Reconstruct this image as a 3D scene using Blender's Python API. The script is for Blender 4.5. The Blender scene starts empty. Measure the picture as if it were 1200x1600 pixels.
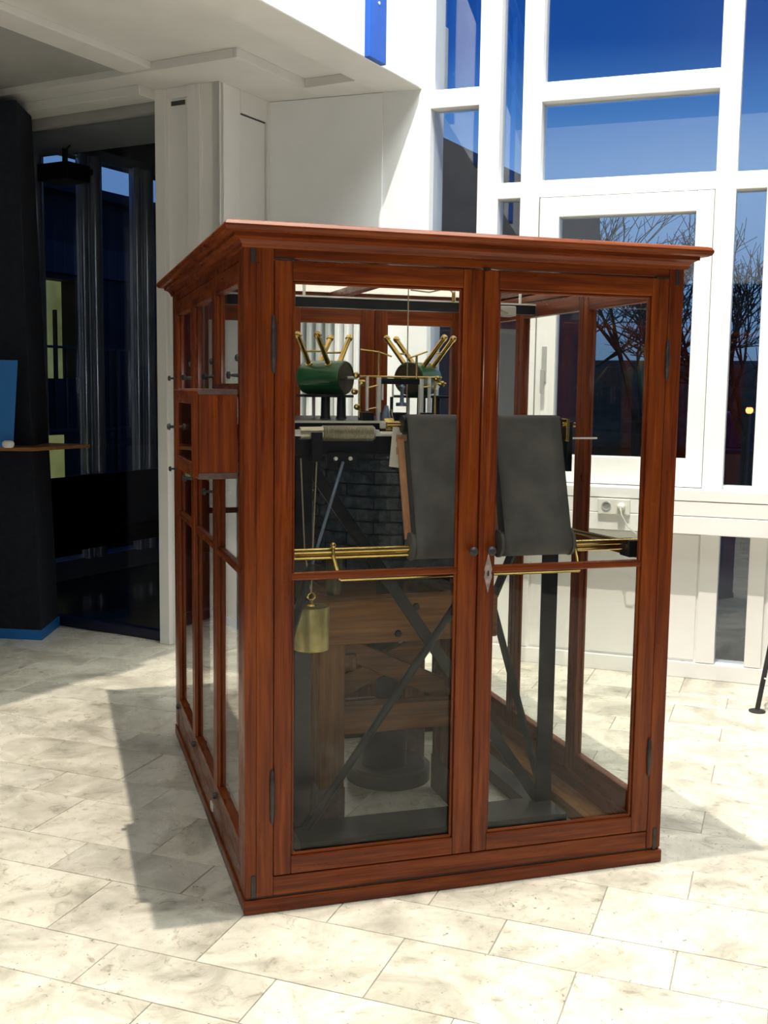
import bpy, bmesh, math, random
from mathutils import Vector, Matrix
random.seed(7)
S = bpy.context.scene
COL = S.collection

# ------------------------------------------------------------------ camera
CAM = Vector((-0.5321, -3.0414, 1.5499))
FPX = 1700.2
_yaw, _pit, _rol = 0.3015, 0.1121, 0.0133
_f = Vector((math.sin(_yaw)*math.cos(_pit), math.cos(_yaw)*math.cos(_pit), -math.sin(_pit)))
_r = Vector((math.cos(_yaw), -math.sin(_yaw), 0)); _u = _r.cross(_f)
CR = _r*math.cos(_rol) + _u*math.sin(_rol); CU = -_r*math.sin(_rol) + _u*math.cos(_rol)
cd = bpy.data.cameras.new('camera'); cam = bpy.data.objects.new('camera', cd); COL.objects.link(cam)
cd.sensor_fit = 'VERTICAL'; cd.sensor_height = 36.0; cd.lens = FPX/1600*36.0
cd.clip_start = 0.05; cd.clip_end = 300
cam.matrix_world = Matrix(((CR.x, CU.x, -_f.x, CAM.x), (CR.y, CU.y, -_f.y, CAM.y), (CR.z, CU.z, -_f.z, CAM.z), (0, 0, 0, 1)))
S.camera = cam
def ray(px, py): return _f + CR*((px-600)/FPX) + CU*((800-py)/FPX)

# ------------------------------------------------------------------ view, sky, lights
S.view_settings.view_transform = 'Standard'; S.view_settings.look = 'None'
S.view_settings.gamma = 1.0; S.view_settings.use_curve_mapping = False
S.view_settings.exposure = 0.0
world = bpy.data.worlds.new('dusk_sky'); S.world = world; world.use_nodes = True
wn = world.node_tree; wn.nodes.clear()
tc = wn.nodes.new('ShaderNodeTexCoord'); sx = wn.nodes.new('ShaderNodeSeparateXYZ')
rp = wn.nodes.new('ShaderNodeValToRGB'); bg = wn.nodes.new('ShaderNodeBackground'); wo = wn.nodes.new('ShaderNodeOutputWorld')
wn.links.new(tc.outputs['Generated'], sx.inputs[0]); wn.links.new(sx.outputs['Z'], rp.inputs[0])
wn.links.new(rp.outputs[0], bg.inputs[0]); wn.links.new(bg.outputs[0], wo.inputs[0])
el = rp.color_ramp.elements
el[0].position = 0.0; el[0].color = (0.13, 0.22, 0.36, 1)
el[1].position = 0.55; el[1].color = (0.004, 0.035, 0.21, 1)
for p, c in ((0.10, (0.15, 0.29, 0.54, 1)), (0.19, (0.17, 0.34, 0.66, 1)), (0.235, (0.07, 0.22, 0.57, 1)), (0.29, (0.012, 0.085, 0.38, 1))):
    e = el.new(p); e.color = c
bg.inputs[1].default_value = 1.0

def light(name, kind, loc, energy, color=(1, 1, 1), **kw):
    d = bpy.data.lights.new(name, kind); d.energy = energy; d.color = color
    o = bpy.data.objects.new(name, d); o.location = loc; COL.objects.link(o)
    for k, v in kw.items(): setattr(d, k, v)
    return o
LAMP = Vector((0.50, -0.18, 7.5))
# spot lamp hanging in the tall hall right above the case
light('pendant_light', 'POINT', LAMP, 2150, (1.0, 0.90, 0.77), shadow_soft_size=0.035)
# the hall's luminous ceiling
hl = light('hall_ceiling_light', 'AREA', (2.1, -0.1, 7.9), 560, (0.97, 1.0, 0.93), shape='RECTANGLE', size=3.0, size_y=3.0)
# unseen fill added over the entrance side, to brighten the parapet and case front
h2 = light('entrance_fill_light', 'AREA', (-1.6, -2.9, 7.9), 150, (0.98, 1.0, 0.94), shape='RECTANGLE', size=2.4, size_y=2.4)
# the camera's own flash
light('flash_light', 'POINT', CAM + CR*0.05 + CU*0.09, 22, (1.0, 0.98, 0.95), shadow_soft_size=0.015)

# ------------------------------------------------------------------ frames and pixel helper
_a = math.radians(37.5); _b = math.radians(46)
FR = {'c': (Vector((1, 0, 0)), Vector((0, 1, 0))),
      'w': (Vector((math.cos(_a), -math.sin(_a), 0)), Vector((math.sin(_a), math.cos(_a), 0))),
      'b': (Vector((math.cos(_b), -math.sin(_b), 0)), Vector((math.sin(_b), math.cos(_b), 0)))}
def P(fr, a, b, z):
    e1, e2 = FR[fr]; return e1*a + e2*b + Vector((0, 0, z))
def at(px, py, y):            # world point on the plane y = const of the case
    d = ray(px, py); return CAM + d*((y-CAM.y)/d.y)
def atn(px, py, fr, k, val):  # same for a plane of another frame (k = 0 / 1)
    e = FR[fr][k]; d = ray(px, py); return CAM + d*((val - CAM.dot(e))/d.dot(e))
def atz(px, py, z):
    d = ray(px, py); return CAM + d*((z-CAM.z)/d.z)

# ------------------------------------------------------------------ materials
MATS = {}
def nodes_mat(name):
    m = bpy.data.materials.new(name); m.use_nodes = True; MATS[name] = m
    nt = m.node_tree; return m, nt, nt.nodes['Principled BSDF'], nt.nodes['Material Output']
def setp(b, **k):
    for n, v in k.items():
        n = n.replace('_', ' ')
        if n in b.inputs: b.inputs[n].default_value = v
def noise(nt, scale, detail=4, vec=None, rough=0.55, dist=0.0):
    n = nt.nodes.new('ShaderNodeTexNoise'); n.inputs['Scale'].default_value = scale
    n.inputs['Detail'].default_value = detail; n.inputs['Roughness'].default_value = rough
    n.inputs['Distortion'].default_value = dist
    if vec is not None: nt.links.new(vec, n.inputs['Vector'])
    return n
def ramp(nt, fac, stops):
    r = nt.nodes.new('ShaderNodeValToRGB'); e = r.color_ramp.elements
    e[0].position, e[0].color = stops[0][0], (*stops[0][1], 1)
    e[1].position, e[1].color = stops[-1][0], (*stops[-1][1], 1)
    for p, c in stops[1:-1]:
        x = e.new(p); x.color = (*c, 1)
    nt.links.new(fac, r.inputs[0]); return r
def bump(nt, h, b, strength=0.2, dist=0.01):
    n = nt.nodes.new('ShaderNodeBump'); n.inputs['Strength'].default_value = strength; n.inputs['Distance'].default_value = dist
    nt.links.new(h, n.inputs['Height']); nt.links.new(n.outputs[0], b.inputs['Normal'])
def mapping(nt, scale=(1, 1, 1), coord='Object'):
    t = nt.nodes.new('ShaderNodeTexCoord'); m = nt.nodes.new('ShaderNodeMapping'); m.inputs['Scale'].default_value = scale
    nt.links.new(t.outputs[coord], m.inputs[0]); return m.outputs[0]
def mottled(name, c1, c2, scale=8, rough=0.5, metal=0.0, bmp=0.0, coat=0.0, stretch=(1, 1, 1), spec=None):
    m, nt, b, o = nodes_mat(name)
    v = mapping(nt, stretch); n = noise(nt, scale, 5, v)
    r = ramp(nt, n.outputs[0], [(0.3, c1), (0.7, c2)]); nt.links.new(r.outputs[0], b.inputs['Base Color'])
    setp(b, Roughness=rough, Metallic=metal, Coat_Weight=coat)
    if spec is not None: setp(b, Specular_IOR_Level=spec)
    if bmp: bump(nt, n.outputs[0], b, bmp)
    return m
def wood(name, axis, dark, mid, light_, rough=0.34, coat=0.22):
    m, nt, b, o = nodes_mat(name)
    s = [14, 14, 14]; s[axis] = 0.9
    v = mapping(nt, s); n = noise(nt, 2.2, 7, v, 0.62, 0.6)
    s2 = [90, 90, 90]; s2[axis] = 2.5
    n2 = noise(nt, 1.6, 3, mapping(nt, s2), 0.6)
    mx = nt.nodes.new('ShaderNodeMath'); mx.operation = 'MULTIPLY_ADD'; mx.inputs[1].default_value = 0.35
    nt.links.new(n2.outputs[0], mx.inputs[0])
    ad = nt.nodes.new('ShaderNodeMath'); ad.operation = 'MULTIPLY'; ad.inputs[1].default_value = 0.72
    nt.links.new(n.outputs[0], ad.inputs[0]); nt.links.new(ad.outputs[0], mx.inputs[2])
    r = ramp(nt, mx.outputs[0], [(0.33, dark), (0.52, mid), (0.72, light_)])
    nt.links.new(r.outputs[0], b.inputs['Base Color'])
    # scuffed varnish: roughness and fine relief vary along the grain
    n3 = noise(nt, 3.0, 5, mapping(nt, [6 if i != axis else 2 for i in range(3)]), 0.7)
    rr = ramp(nt, n3.outputs[0], [(0.35, (rough*0.7,)*3), (0.7, (min(1, rough*1.9),)*3)])
    nt.links.new(rr.outputs[0], b.inputs['Roughness'])
    setp(b, Coat_Weight=coat, Coat_Roughness=0.12, Specular_IOR_Level=0.15)
    bump(nt, n2.outputs[0], b, 0.12, 0.002)
    return m
MAH = ((0.046, 0.0062, 0.0010), (0.150, 0.0265, 0.0032), (0.270, 0.0600, 0.0070))
for ax, nm in enumerate('xyz'): wood('mahogany_' + nm, ax, *MAH)
OAK = ((0.075, 0.027, 0.008), (0.19, 0.078, 0.024), (0.30, 0.14, 0.048))
for ax, nm in enumerate('xyz'): wood('brown_beam_' + nm, ax, *OAK, rough=0.5, coat=0.05)
wood('pale_wood', 2, (0.42, 0.20, 0.10), (0.52, 0.27, 0.14), (0.62, 0.34, 0.19), rough=0.45, coat=0.1)
wood('counter_wood', 0, (0.14, 0.06, 0.02), (0.24, 0.11, 0.035), (0.33, 0.17, 0.06), rough=0.35, coat=0.2)
mottled('end_grain', (0.055, 0.035, 0.03), (0.13, 0.08, 0.065), 40, 0.6)
mottled('dark_inlay', (0.012, 0.011, 0.012), (0.035, 0.03, 0.032), 60, 0.45)
mottled('white_paint', (0.79, 0.81, 0.83), (0.84, 0.86, 0.88), 3, 0.45, bmp=0.02)
mottled('window_white', (0.83, 0.83, 0.82), (0.87, 0.87, 0.86), 3, 0.35)
mottled('cream_cladding', (0.76, 0.755, 0.735), (0.82, 0.815, 0.795), 2, 0.45)
mottled('ceiling_white', (0.66, 0.66, 0.64), (0.72, 0.72, 0.70), 4, 0.8, bmp=0.03)
mottled('ceiling_grey', (0.34, 0.34, 0.33), (0.40, 0.40, 0.39), 4, 0.85)
mottled('joint_dark', (0.05, 0.05, 0.05), (0.08, 0.08, 0.08), 10, 0.8)
mottled('grout', (0.25, 0.24, 0.21), (0.34, 0.33, 0.29), 20, 0.9)
mottled('black_iron', (0.004, 0.0055, 0.008), (0.011, 0.014, 0.018), 30, 0.36, 0.0, 0.05, spec=0.3)
mottled('black_brick', (0.016, 0.022, 0.030), (0.050, 0.066, 0.086), 35, 0.24, 0.0, 0.22)
mottled('blue_steel', (0.16, 0.22, 0.32), (0.26, 0.34, 0.46), 30, 0.25, 0.5)
mottled('brass', (0.50, 0.34, 0.10), (0.66, 0.48, 0.18), 14, 0.22, 1.0)
mottled('aged_brass', (0.30, 0.26, 0.09), (0.52, 0.45, 0.20), 16, 0.42, 0.85, 0.1)
mottled('steel', (0.74, 0.74, 0.72), (0.86, 0.86, 0.85), 14, 0.28, 0.25)
mottled('coil_steel', (0.36, 0.34, 0.26), (0.52, 0.50, 0.42), 20, 0.35, 0.8)
mottled('green_enamel', (0.006, 0.080, 0.022), (0.012, 0.135, 0.040), 10, 0.3, coat=0.4)
mottled('drum_end', (0.05, 0.04, 0.022), (0.11, 0.09, 0.05), 18, 0.35, 0.4)
mottled('smoked_paper', (0.062, 0.061, 0.063), (0.120, 0.113, 0.108), 9, 0.75, bmp=0.05)
mottled('paper', (0.78, 0.76, 0.70), (0.84, 0.83, 0.79), 8, 0.8)
mottled('string', (0.30, 0.25, 0.15), (0.42, 0.36, 0.24), 50, 0.9)
mottled('black_rubber', (0.012, 0.012, 0.013), (0.03, 0.03, 0.032), 20, 0.5)
mottled('escutcheon', (0.28, 0.22, 0.21), (0.48, 0.42, 0.40), 60, 0.4, 0.7, 0.2)
mottled('kiosk_blue', (0.002, 0.0035, 0.009), (0.006, 0.011, 0.024), 26, 0.9, bmp=0.15)
mottled('strip_blue', (0.004, 0.13, 0.42), (0.006, 0.17, 0.50), 6, 0.5)
mottled('panel_blue', (0.015, 0.16, 0.50), (0.02, 0.19, 0.56), 3, 0.55)
mottled('rail_blue', (0.004, 0.075, 0.42), (0.006, 0.095, 0.50), 3, 0.4)
mottled('navy', (0.003, 0.003, 0.022), (0.005, 0.006, 0.035), 5, 0.35)
mottled('aluminium', (0.66, 0.70, 0.78), (0.76, 0.80, 0.87), 5, 0.16, 0.6, stretch=(9, 9, 0.5))
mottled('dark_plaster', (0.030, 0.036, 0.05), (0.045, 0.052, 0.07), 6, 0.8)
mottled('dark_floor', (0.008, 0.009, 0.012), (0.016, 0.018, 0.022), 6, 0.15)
mottled('socket_white', (0.70, 0.69, 0.64), (0.76, 0.75, 0.71), 8, 0.4)
mottled('bark', (0.014, 0.013, 0.012), (0.030, 0.027, 0.024), 9, 0.9)
mottled('facade_dark', (0.010, 0.012, 0.016), (0.020, 0.023, 0.030), 2, 0.8)
mottled('asphalt', (0.07, 0.08, 0.065), (0.14, 0.15, 0.12), 1.2, 0.9, bmp=0.2)
mottled('shed_grey', (0.20, 0.235, 0.24), (0.30, 0.33, 0.33), 1.5, 0.8)
mottled('hedge', (0.05, 0.068, 0.05), (0.10, 0.125, 0.085), 6, 0.9, bmp=0.5)
mottled('car_paint', (0.02, 0.024, 0.03), (0.03, 0.035, 0.045), 2, 0.25, 0.3)
def emitter(name, col, s):
    m, nt, b, o = nodes_mat(name)
    setp(b, Base_Color=(*col, 1), Emission_Color=(*col, 1), Emission_Strength=s, Roughness=0.5); return m
emitter('lamp_glow', (1.0, 0.95, 0.85), 30); emitter('tail_light', (1.0, 0.22, 0.06), 5); emitter('street_glow', (0.75, 0.85, 1.0), 25)
# lit room seen across the court
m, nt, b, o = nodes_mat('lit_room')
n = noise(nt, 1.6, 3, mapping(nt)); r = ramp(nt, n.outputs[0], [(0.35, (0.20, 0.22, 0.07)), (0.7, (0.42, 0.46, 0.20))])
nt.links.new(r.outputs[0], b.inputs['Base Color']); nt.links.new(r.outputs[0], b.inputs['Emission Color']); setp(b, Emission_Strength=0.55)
def glass(name, tint, k):
    m, nt, b, o = nodes_mat(name); nt.nodes.remove(b)
    lw = nt.nodes.new('ShaderNodeLayerWeight'); lw.inputs['Blend'].default_value = 0.5
    pw = nt.nodes.new('ShaderNodeMath'); pw.operation = 'POWER'; pw.inputs[1].default_value = 4.5
    ma = nt.nodes.new('ShaderNodeMath'); ma.operation = 'MULTIPLY_ADD'; ma.inputs[1].default_value = 0.95 - k; ma.inputs[2].default_value = k
    nt.links.new(lw.outputs['Facing'], pw.inputs[0]); nt.links.new(pw.outputs[0], ma.inputs[0])
    t = nt.nodes.new('ShaderNodeBsdfTransparent'); t.inputs[0].default_value = (*tint, 1)
    g = nt.nodes.new('ShaderNodeBsdfGlossy'); g.inputs['Roughness'].default_value = 0.0; g.inputs[0].default_value = (1, 1, 1, 1)
    mx = nt.nodes.new('ShaderNodeMixShader')
    nt.links.new(ma.outputs[0], mx.inputs[0]); nt.links.new(t.outputs[0], mx.inputs[1]); nt.links.new(g.outputs[0], mx.inputs[2])
    nt.links.new(mx.outputs[0], o.inputs[0]); return m
glass('case_glass', (0.978, 0.985, 0.975), 0.014)
glass('window_glass', (0.95, 0.97, 0.98), 0.06)
glass('partition_glass', (0.88, 0.90, 0.93), 0.02)
# milky top of the case
m, nt, b, o = nodes_mat('milk_glass')
v = noise(nt, 4, 3, mapping(nt)); r = ramp(nt, v.outputs[0], [(0.3, (0.80, 0.79, 0.75)), (0.7, (0.86, 0.85, 0.82))])
nt.links.new(r.outputs[0], b.inputs['Base Color']); setp(b, Roughness=0.4)
tl = nt.nodes.new('ShaderNodeBsdfTranslucent'); nt.links.new(r.outputs[0], tl.inputs[0])
mx = nt.nodes.new('ShaderNodeMixShader'); mx.inputs[0].default_value = 0.62
nt.links.new(b.outputs[0], mx.inputs[1]); nt.links.new(tl.outputs[0], mx.inputs[2]); nt.links.new(mx.outputs[0], o.inputs[0])
# marble floor tiles: each tile shifts the veining by its own random number
m, nt, b, o = nodes_mat('marble')
ge = nt.nodes.new('ShaderNodeNewGeometry'); oi = nt.nodes.new('ShaderNodeObjectInfo')
cx = nt.nodes.new('ShaderNodeCombineXYZ'); ml = nt.nodes.new('ShaderNodeMath'); ml.operation = 'MULTIPLY'; ml.inputs[1].default_value = 1.5
nt.links.new(oi.outputs['Random'], ml.inputs[0]); nt.links.new(ml.outputs[0], cx.inputs[2])
va = nt.nodes.new('ShaderNodeVectorMath'); va.operation = 'ADD'
nt.links.new(ge.outputs['Position'], va.inputs[0]); nt.links.new(cx.outputs[0], va.inputs[1])
n1 = noise(nt, 3.4, 6, va.outputs[0], 0.62, 0.8)
r1 = ramp(nt, n1.outputs[0], [(0.28, (0.33, 0.31, 0.265)), (0.43, (0.58, 0.55, 0.47)), (0.58, (0.76, 0.73, 0.64)), (0.8, (0.80, 0.78, 0.71))])
n2 = noise(nt, 13, 7, va.outputs[0], 0.7, 1.6)
r2 = ramp(nt, n2.outputs[0], [(0.30, (0.38, 0.35, 0.30)), (0.43, (0.90, 0.89, 0.86)), (0.6, (1, 1, 1))])
n3 = noise(nt, 30, 3, va.outputs[0], 0.5, 2.5)
r3 = ramp(nt, n3.outputs[0], [(0.27, (0.16, 0.13, 0.11)), (0.325, (1, 1, 1)), (1.0, (1, 1, 1))])
def mul(a_, b_, f=1.0):
    x = nt.nodes.new('ShaderNodeMix'); x.data_type = 'RGBA'; x.blend_type = 'MULTIPLY'; x.inputs[0].default_value = f
    nt.links.new(a_, x.inputs[6]); nt.links.new(b_, x.inputs[7]); return x.outputs[2]
c = mul(r1.outputs[0], r2.outputs[0], 0.8); c = mul(c, r3.outputs[0], 0.8)
rt = ramp(nt, oi.outputs['Random'], [(0.0, (0.90, 0.90, 0.90)), (1.0, (1.0, 0.995, 0.97))])
c = mul(c, rt.outputs[0]); nt.links.new(c, b.inputs['Base Color'])
rr = ramp(nt, n1.outputs[0], [(0.3, (0.34,)*3), (0.7, (0.22,)*3)]); nt.links.new(rr.outputs[0], b.inputs['Roughness'])
bump(nt, n3.outputs[0], b, 0.03, 0.003)

# ------------------------------------------------------------------ geometry helpers
def wloc(o):
    v = Vector((0, 0, 0))
    while o is not None: v += o.location; o = o.parent
    return v
def tag(o, label=None, cat=None, group=None, kind=None):
    if label: o['label'] = label
    if cat: o['category'] = cat
    if group: o['group'] = group
    if kind: o['kind'] = kind
    return o
def empty(name, loc, label=None, cat=None, parent=None, group=None, kind=None):
    o = bpy.data.objects.new(name, None); COL.objects.link(o); o.empty_display_size = 0.1
    if parent is not None: o.parent = parent; o.location = Vector(loc) - wloc(parent)
    else: o.location = loc
    return tag(o, label, cat, group, kind)
class MB:
    def __init__(s): s.v = []; s.f = []
    def add(s, verts, faces):
        k = len(s.v); s.v += [Vector(p) for p in verts]; s.f += [[i+k for i in f] for f in faces]; return s
    def box(s, a0, a1, b0, b1, z0, z1, fr='c'):
        return s.add([P(fr, a, b, z) for z in (z0, z1) for b in (b0, b1) for a in (a0, a1)],
                     [(0, 2, 3, 1), (4, 5, 7, 6), (0, 1, 5, 4), (1, 3, 7, 5), (3, 2, 6, 7), (2, 0, 4, 6)])
    def hexa(s, bot, top):
        n = len(bot)
        return s.add(list(bot)+list(top), [tuple(range(n))[::-1], tuple(range(n, 2*n))] + [(i, (i+1) % n, (i+1) % n + n, i+n) for i in range(n)])
    def prism(s, poly, z0, z1, fr='c'):
        return s.hexa([P(fr, a, b, z0) for a, b in poly], [P(fr, a, b, z1) for a, b in poly])
    def bar(s, p, q, w, h, side=None):
        p, q = Vector(p), Vector(q); d = (q-p).normalized()
        r = Vector(side) if side is not None else (Vector((0, 0, 1)).cross(d) if abs(d.z) < 0.95 else Vector((1, 0, 0)))
        r = (r - d*r.dot(d)).normalized(); u = d.cross(r)
        o = [(-1, -1), (1, -1), (1, 1), (-1, 1)]
        return s.hexa([p + r*(i*w/2) + u*(j*h/2) for i, j in o], [q + r*(i*w/2) + u*(j*h/2) for i, j in o])
    def rev(s, p, d, prof, n=20, closed=True):
        """prof: list of (t along d in metres, radius)"""
        p, d = Vector(p), Vector(d).normalized()
        r = (d.orthogonal()).normalized(); u = d.cross(r); vs = []
        for t, rad in prof:
            for i in range(n):
                a = 2*math.pi*i/n; vs.append(p + d*t + (r*math.cos(a) + u*math.sin(a))*rad)
        m_ = len(prof)
        fs = [(j*n+i, j*n+(i+1) % n, (j+1)*n+(i+1) % n, (j+1)*n+i) for j in range(m_-1) for i in range(n)]
        if closed: fs += [tuple(range(n))[::-1], tuple(range((m_-1)*n, m_*n))]
        return s.add(vs, fs)
    def cyl(s, p, q, r, n=14, r2=None):
        p, q = Vector(p), Vector(q); return s.rev(p, q-p, [(0, r), ((q-p).length, r if r2 is None else r2)], n)
    def path(s, pts, r, n=8):
        pts = [Vector(p) for p in pts]; vs = []; up = None
        for i, p in enumerate(pts):
            d = (pts[min(i+1, len(pts)-1)] - pts[max(i-1, 0)]).normalized()
            if up is None: up = d.orthogonal().normalized()
            up = (up - d*up.dot(d)).normalized(); w = d.cross(up)
            for k in range(n):
                a = 2*math.pi*k/n; vs.append(p + (up*math.cos(a) + w*math.sin(a))*r)
        m_ = len(pts)
        fs = [(j*n+i, j*n+(i+1) % n, (j+1)*n+(i+1) % n, (j+1)*n+i) for j in range(m_-1) for i in range(n)]
        fs += [tuple(range(n))[::-1], tuple(range((m_-1)*n, m_*n))]
        return s.add(vs, fs)
    def sphere(s, c, r, n=12, sz=1.0):
        prof = [(-math.cos(math.pi*k/(n//2))*r*sz, max(1e-4, math.sin(math.pi*k/(n//2))*r)) for k in range(n//2+1)]
        return s.rev(c, (0, 0, 1), prof, n)
    def build(s, name, mat, parent=None, label=None, cat=None, group=None, kind=None, bevel=0, smooth=False, seg=2):
        me = bpy.data.meshes.new(name)
        off = wloc(parent) if parent is not None else Vector((0, 0, 0))
        if parent is None:
            xs = [p for p in s.v]; c = sum(xs, Vector()) / len(xs); off = Vector((c.x, c.y, min(p.z for p in xs)))
        me.from_pydata([p-off for p in s.v], [], s.f); me.update()
        b = bmesh.new(); b.from_mesh(me); bmesh.ops.recalc_face_normals(b, faces=b.faces); b.to_mesh(me); b.free()
        me.materials.append(MATS[mat])
        o = bpy.data.objects.new(name, me); COL.objects.link(o)
        if parent is not None: o.parent = parent
        else: o.location = off
        if smooth:
            for p in me.polygons: p.use_smooth = True
            md = o.modifiers.new('split', 'EDGE_SPLIT'); md.split_angle = math.radians(40)
        if bevel:
            md = o.modifiers.new('bevel', 'BEVEL'); md.width = bevel; md.segments = seg; md.limit_method = 'ANGLE'
        return tag(o, label, cat, group, kind)
def B(*a, **k): return MB().box(*a, **k)

# ================================================================== FLOOR
floor = B(-7.0, 6.0, -7.0, 3.45, -0.06, -0.004, fr='w').build('floor', 'grout', None, 'pale marble floor laid in alternating wide and narrow rows', 'floor', kind='structure')
def tile_mesh(name, L, H):
    g = 0.0016; c = 0.0012
    m_ = MB(); x0, x1, y0, y1 = g, L-g, g, H-g
    v = [(x0, y0, -0.012), (x1, y0, -0.012), (x1, y1, -0.012), (x0, y1, -0.012), (x0, y0, -c), (x1, y0, -c), (x1, y1, -c), (x0, y1, -c),
         (x0+c, y0+c, 0), (x1-c, y0+c, 0), (x1-c, y1-c, 0), (x0+c, y1-c, 0)]
    f = [(0, 1, 5, 4), (1, 2, 6, 5), (2, 3, 7, 6), (3, 0, 4, 7), (4, 5, 9, 8), (5, 6, 10, 9), (6, 7, 11, 10), (7, 4, 8, 11), (8, 9, 10, 11)]
    me = bpy.data.meshes.new(name); me.from_pydata(v, [], f); me.update(); me.materials.append(MATS['marble']); return me
PITCH, HW, HN = 0.4885, 0.330, 0.2150
tm = {0: tile_mesh('tile_wide', PITCH, HW), 1: tile_mesh('tile_narrow', PITCH, HN)}
def project(p):
    d = p-CAM; z = d.dot(_f)
    if z < 0.2: return None
    return 600 + FPX*d.dot(CR)/z, 800 - FPX*d.dot(CU)/z, z
cells = []
for k in range(-12, 7):
    nb = -0.280 + k*(HW+HN)
    for kind, n0, h in ((0, nb, HW), (1, nb+HW, HN)):
        off = -0.005 if kind == 0 else 0.239
        for j in range(-14, 13):
            w0 = off + j*PITCH; cells.append((kind, w0, n0, h))
cand = []; rest = []
for kind, w0, n0, h in cells:
    if n0 > 3.30 or n0 < -6.9 or w0 < -6.9 or w0 > 5.4: continue
    c = P('w', w0+PITCH/2, n0+h/2, 0)
    cb = (c.dot(FR['b'][0]), c.dot(FR['b'][1]))
    if cb[1] > 2.72 and cb[0] < -2.0: continue            # beyond the glass partition
    q = project(c)
    if q and -70 < q[0] < 1270 and 960 < q[1] < 1690: cand.append((q[2], kind, w0, n0, h))
    else: rest.append((kind, w0, n0, h))
cand.sort()
for d_, kind, w0, n0, h in cand[300:]: rest.append((kind, w0, n0, h))
rotw = math.atan2(FR['w'][0].y, FR['w'][0].x)
fl_off = wloc(floor)
for d_, kind, w0, n0, h in cand[:300]:
    t = bpy.data.objects.new('tile', tm[kind]); COL.objects.link(t); t.parent = floor
    t.location = P('w', w0, n0, random.uniform(-0.0006, 0.0004)) - fl_off; t.rotation_euler = (0, 0, rotw)
mb = MB()
for kind, w0, n0, h in rest: mb.box(w0+.0016, w0+PITCH-.0016, n0+.0016, n0+h-.0016, -0.012, 0, fr='w')
mb.build('distant_tiles', 'marble', floor, kind='stuff')

# ================================================================== WINDOW WALL (frame w: a along the wall, n away)
N0 = 3.315
wb = empty('wall_back', P('w', -1.05, N0, 0), 'plain white plastered wall between column and tall window', 'wall', kind='structure')
B(-2.35, -0.552, N0, N0+0.25, 0, 8.2, fr='w').build('plaster', 'white_paint', wb)
B(-1.60, -0.835, N0-0.012, N0, 0.1, 3.238, fr='w').build('wall_panel', 'white_paint', wb, bevel=0.003)
win = empty('window_1', P('w', 0.4, N0, 0), 'tall white mullioned window wall facing the blue dusk', 'window', kind='structure')
MUL = [(-0.552, -0.505, 0.0), (-0.270, -0.150, 0), (-0.022, 0.085, 0), (1.015, 1.120, 0), (1.270, 1.375, 0), (2.30, 2.405, 0), (2.555, 2.66, 0), (3.6, 3.70, 0)]
for i, (a0, a1, _) in enumerate(MUL):
    if i == 0: continue
    B(a0, a1, N0, N0+0.13, 1.04, 6.3, fr='w').build('mullion', 'window_white', win, bevel=0.004)
bays = [(-0.552, -0.270, (3.13, 3.23), 0), (-0.150, -0.022, (2.613, 2.70), 0), (0.085, 1.015, (3.12, 3.222), 1), (1.120, 1.270, (2.605, 2.695), 0),
        (1.375, 2.30, (3.12, 3.222), 1), (2.405, 2.555, (2.605, 2.695), 0), (2.66, 3.60, (3.12, 3.222), 1)]
def pane(a0, a1, z0, z1, par, n=N0+0.07):
    B(a0-.01, a1+.01, n, n+0.008, z0-.01, z1+.01, fr='w').build('pane', 'window_glass', par)
for a0, a1, tr, sash in bays:
    B(a0, a1, N0+0.004, N0+0.12, tr[0], tr[1], fr='w').build('transom', 'window_white', win, bevel=0.004)
    B(a0, a1, N0+0.004, N0+0.12, 4.45, 4.55, fr='w').build('transom', 'window_white', win, bevel=0.004)
    pane(a0, a1, 4.55, 6.28, win); pane(a0, a1, tr[1], 4.45, win)
    if not sash:
        pane(a0, a1, 1.045, tr[0], win)
    else:
        B(a0, a1, N0+0.004, N0+0.12, 2.612, 2.702, fr='w').build('transom', 'window_white', win, bevel=0.004)
        pane(a0, a1, 2.702, tr[0], win)
        sh = empty('sash', P('w', (a0+a1)/2, N0, 1.05), parent=win)
        o0, o1 = a0+0.008, a1-0.002
        for q in ((o0, o0+0.108, 1.049, 2.605), (o1-0.088, o1, 1.049, 2.605)):
            B(q[0], q[1], N0-0.012, N0+0.09, q[2], q[3], fr='w').build('stile', 'window_white', sh, bevel=0.004)
        for z0, z1 in ((1.049, 1.20), (2.50, 2.605)):
            B(o0+0.108, o1-0.088, N0-0.012, N0+0.09, z0, z1, fr='w').build('rail', 'window_white', sh, bevel=0.004)
        pane(o0+0.108, o1-0.088, 1.20, 2.50, sh, N0+0.03)
        ho = o0+0.05
        hb = MB().box(ho-0.014, ho+0.014, N0-0.02, N0-0.012, 1.60, 1.80, fr='w'); hb.cyl(P('w', ho, N0-0.018, 1.66), P('w', ho, N0-0.05, 1.66), 0.008)
        hb.box(ho-0.011, ho+0.011, N0-0.062, N0-0.048, 1.54, 1.672, fr='w'); hb.build('handle', 'ceiling_grey', sh, bevel=0.003)
B(-0.552, 3.7, N0+0.03, N0+0.13, 1.0, 1.06, fr='w').build('transom', 'window_white', win, bevel=0.004)
B(-0.552, 3.7, N0, N0+0.13, 6.25, 6.35, fr='w').build('transom', 'window_white', win)
wl = empty('wall_sill', P('w', 0.4, N0, 0), 'white panelled parapet below the tall window', 'wall', kind='structure')
pl = [(-0.552, 1.12), (1.275, 3.7)]
for a0, a1 in pl: B(a0, a1, N0+0.02, N0+0.13, 0, 1.0, fr='w').build('back_panel', 'window_white', wl)
B(1.12, 1.275, N0+0.02, N0+0.13, 0, 0.09, fr='w').build('back_panel', 'window_white', wl)
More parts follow.
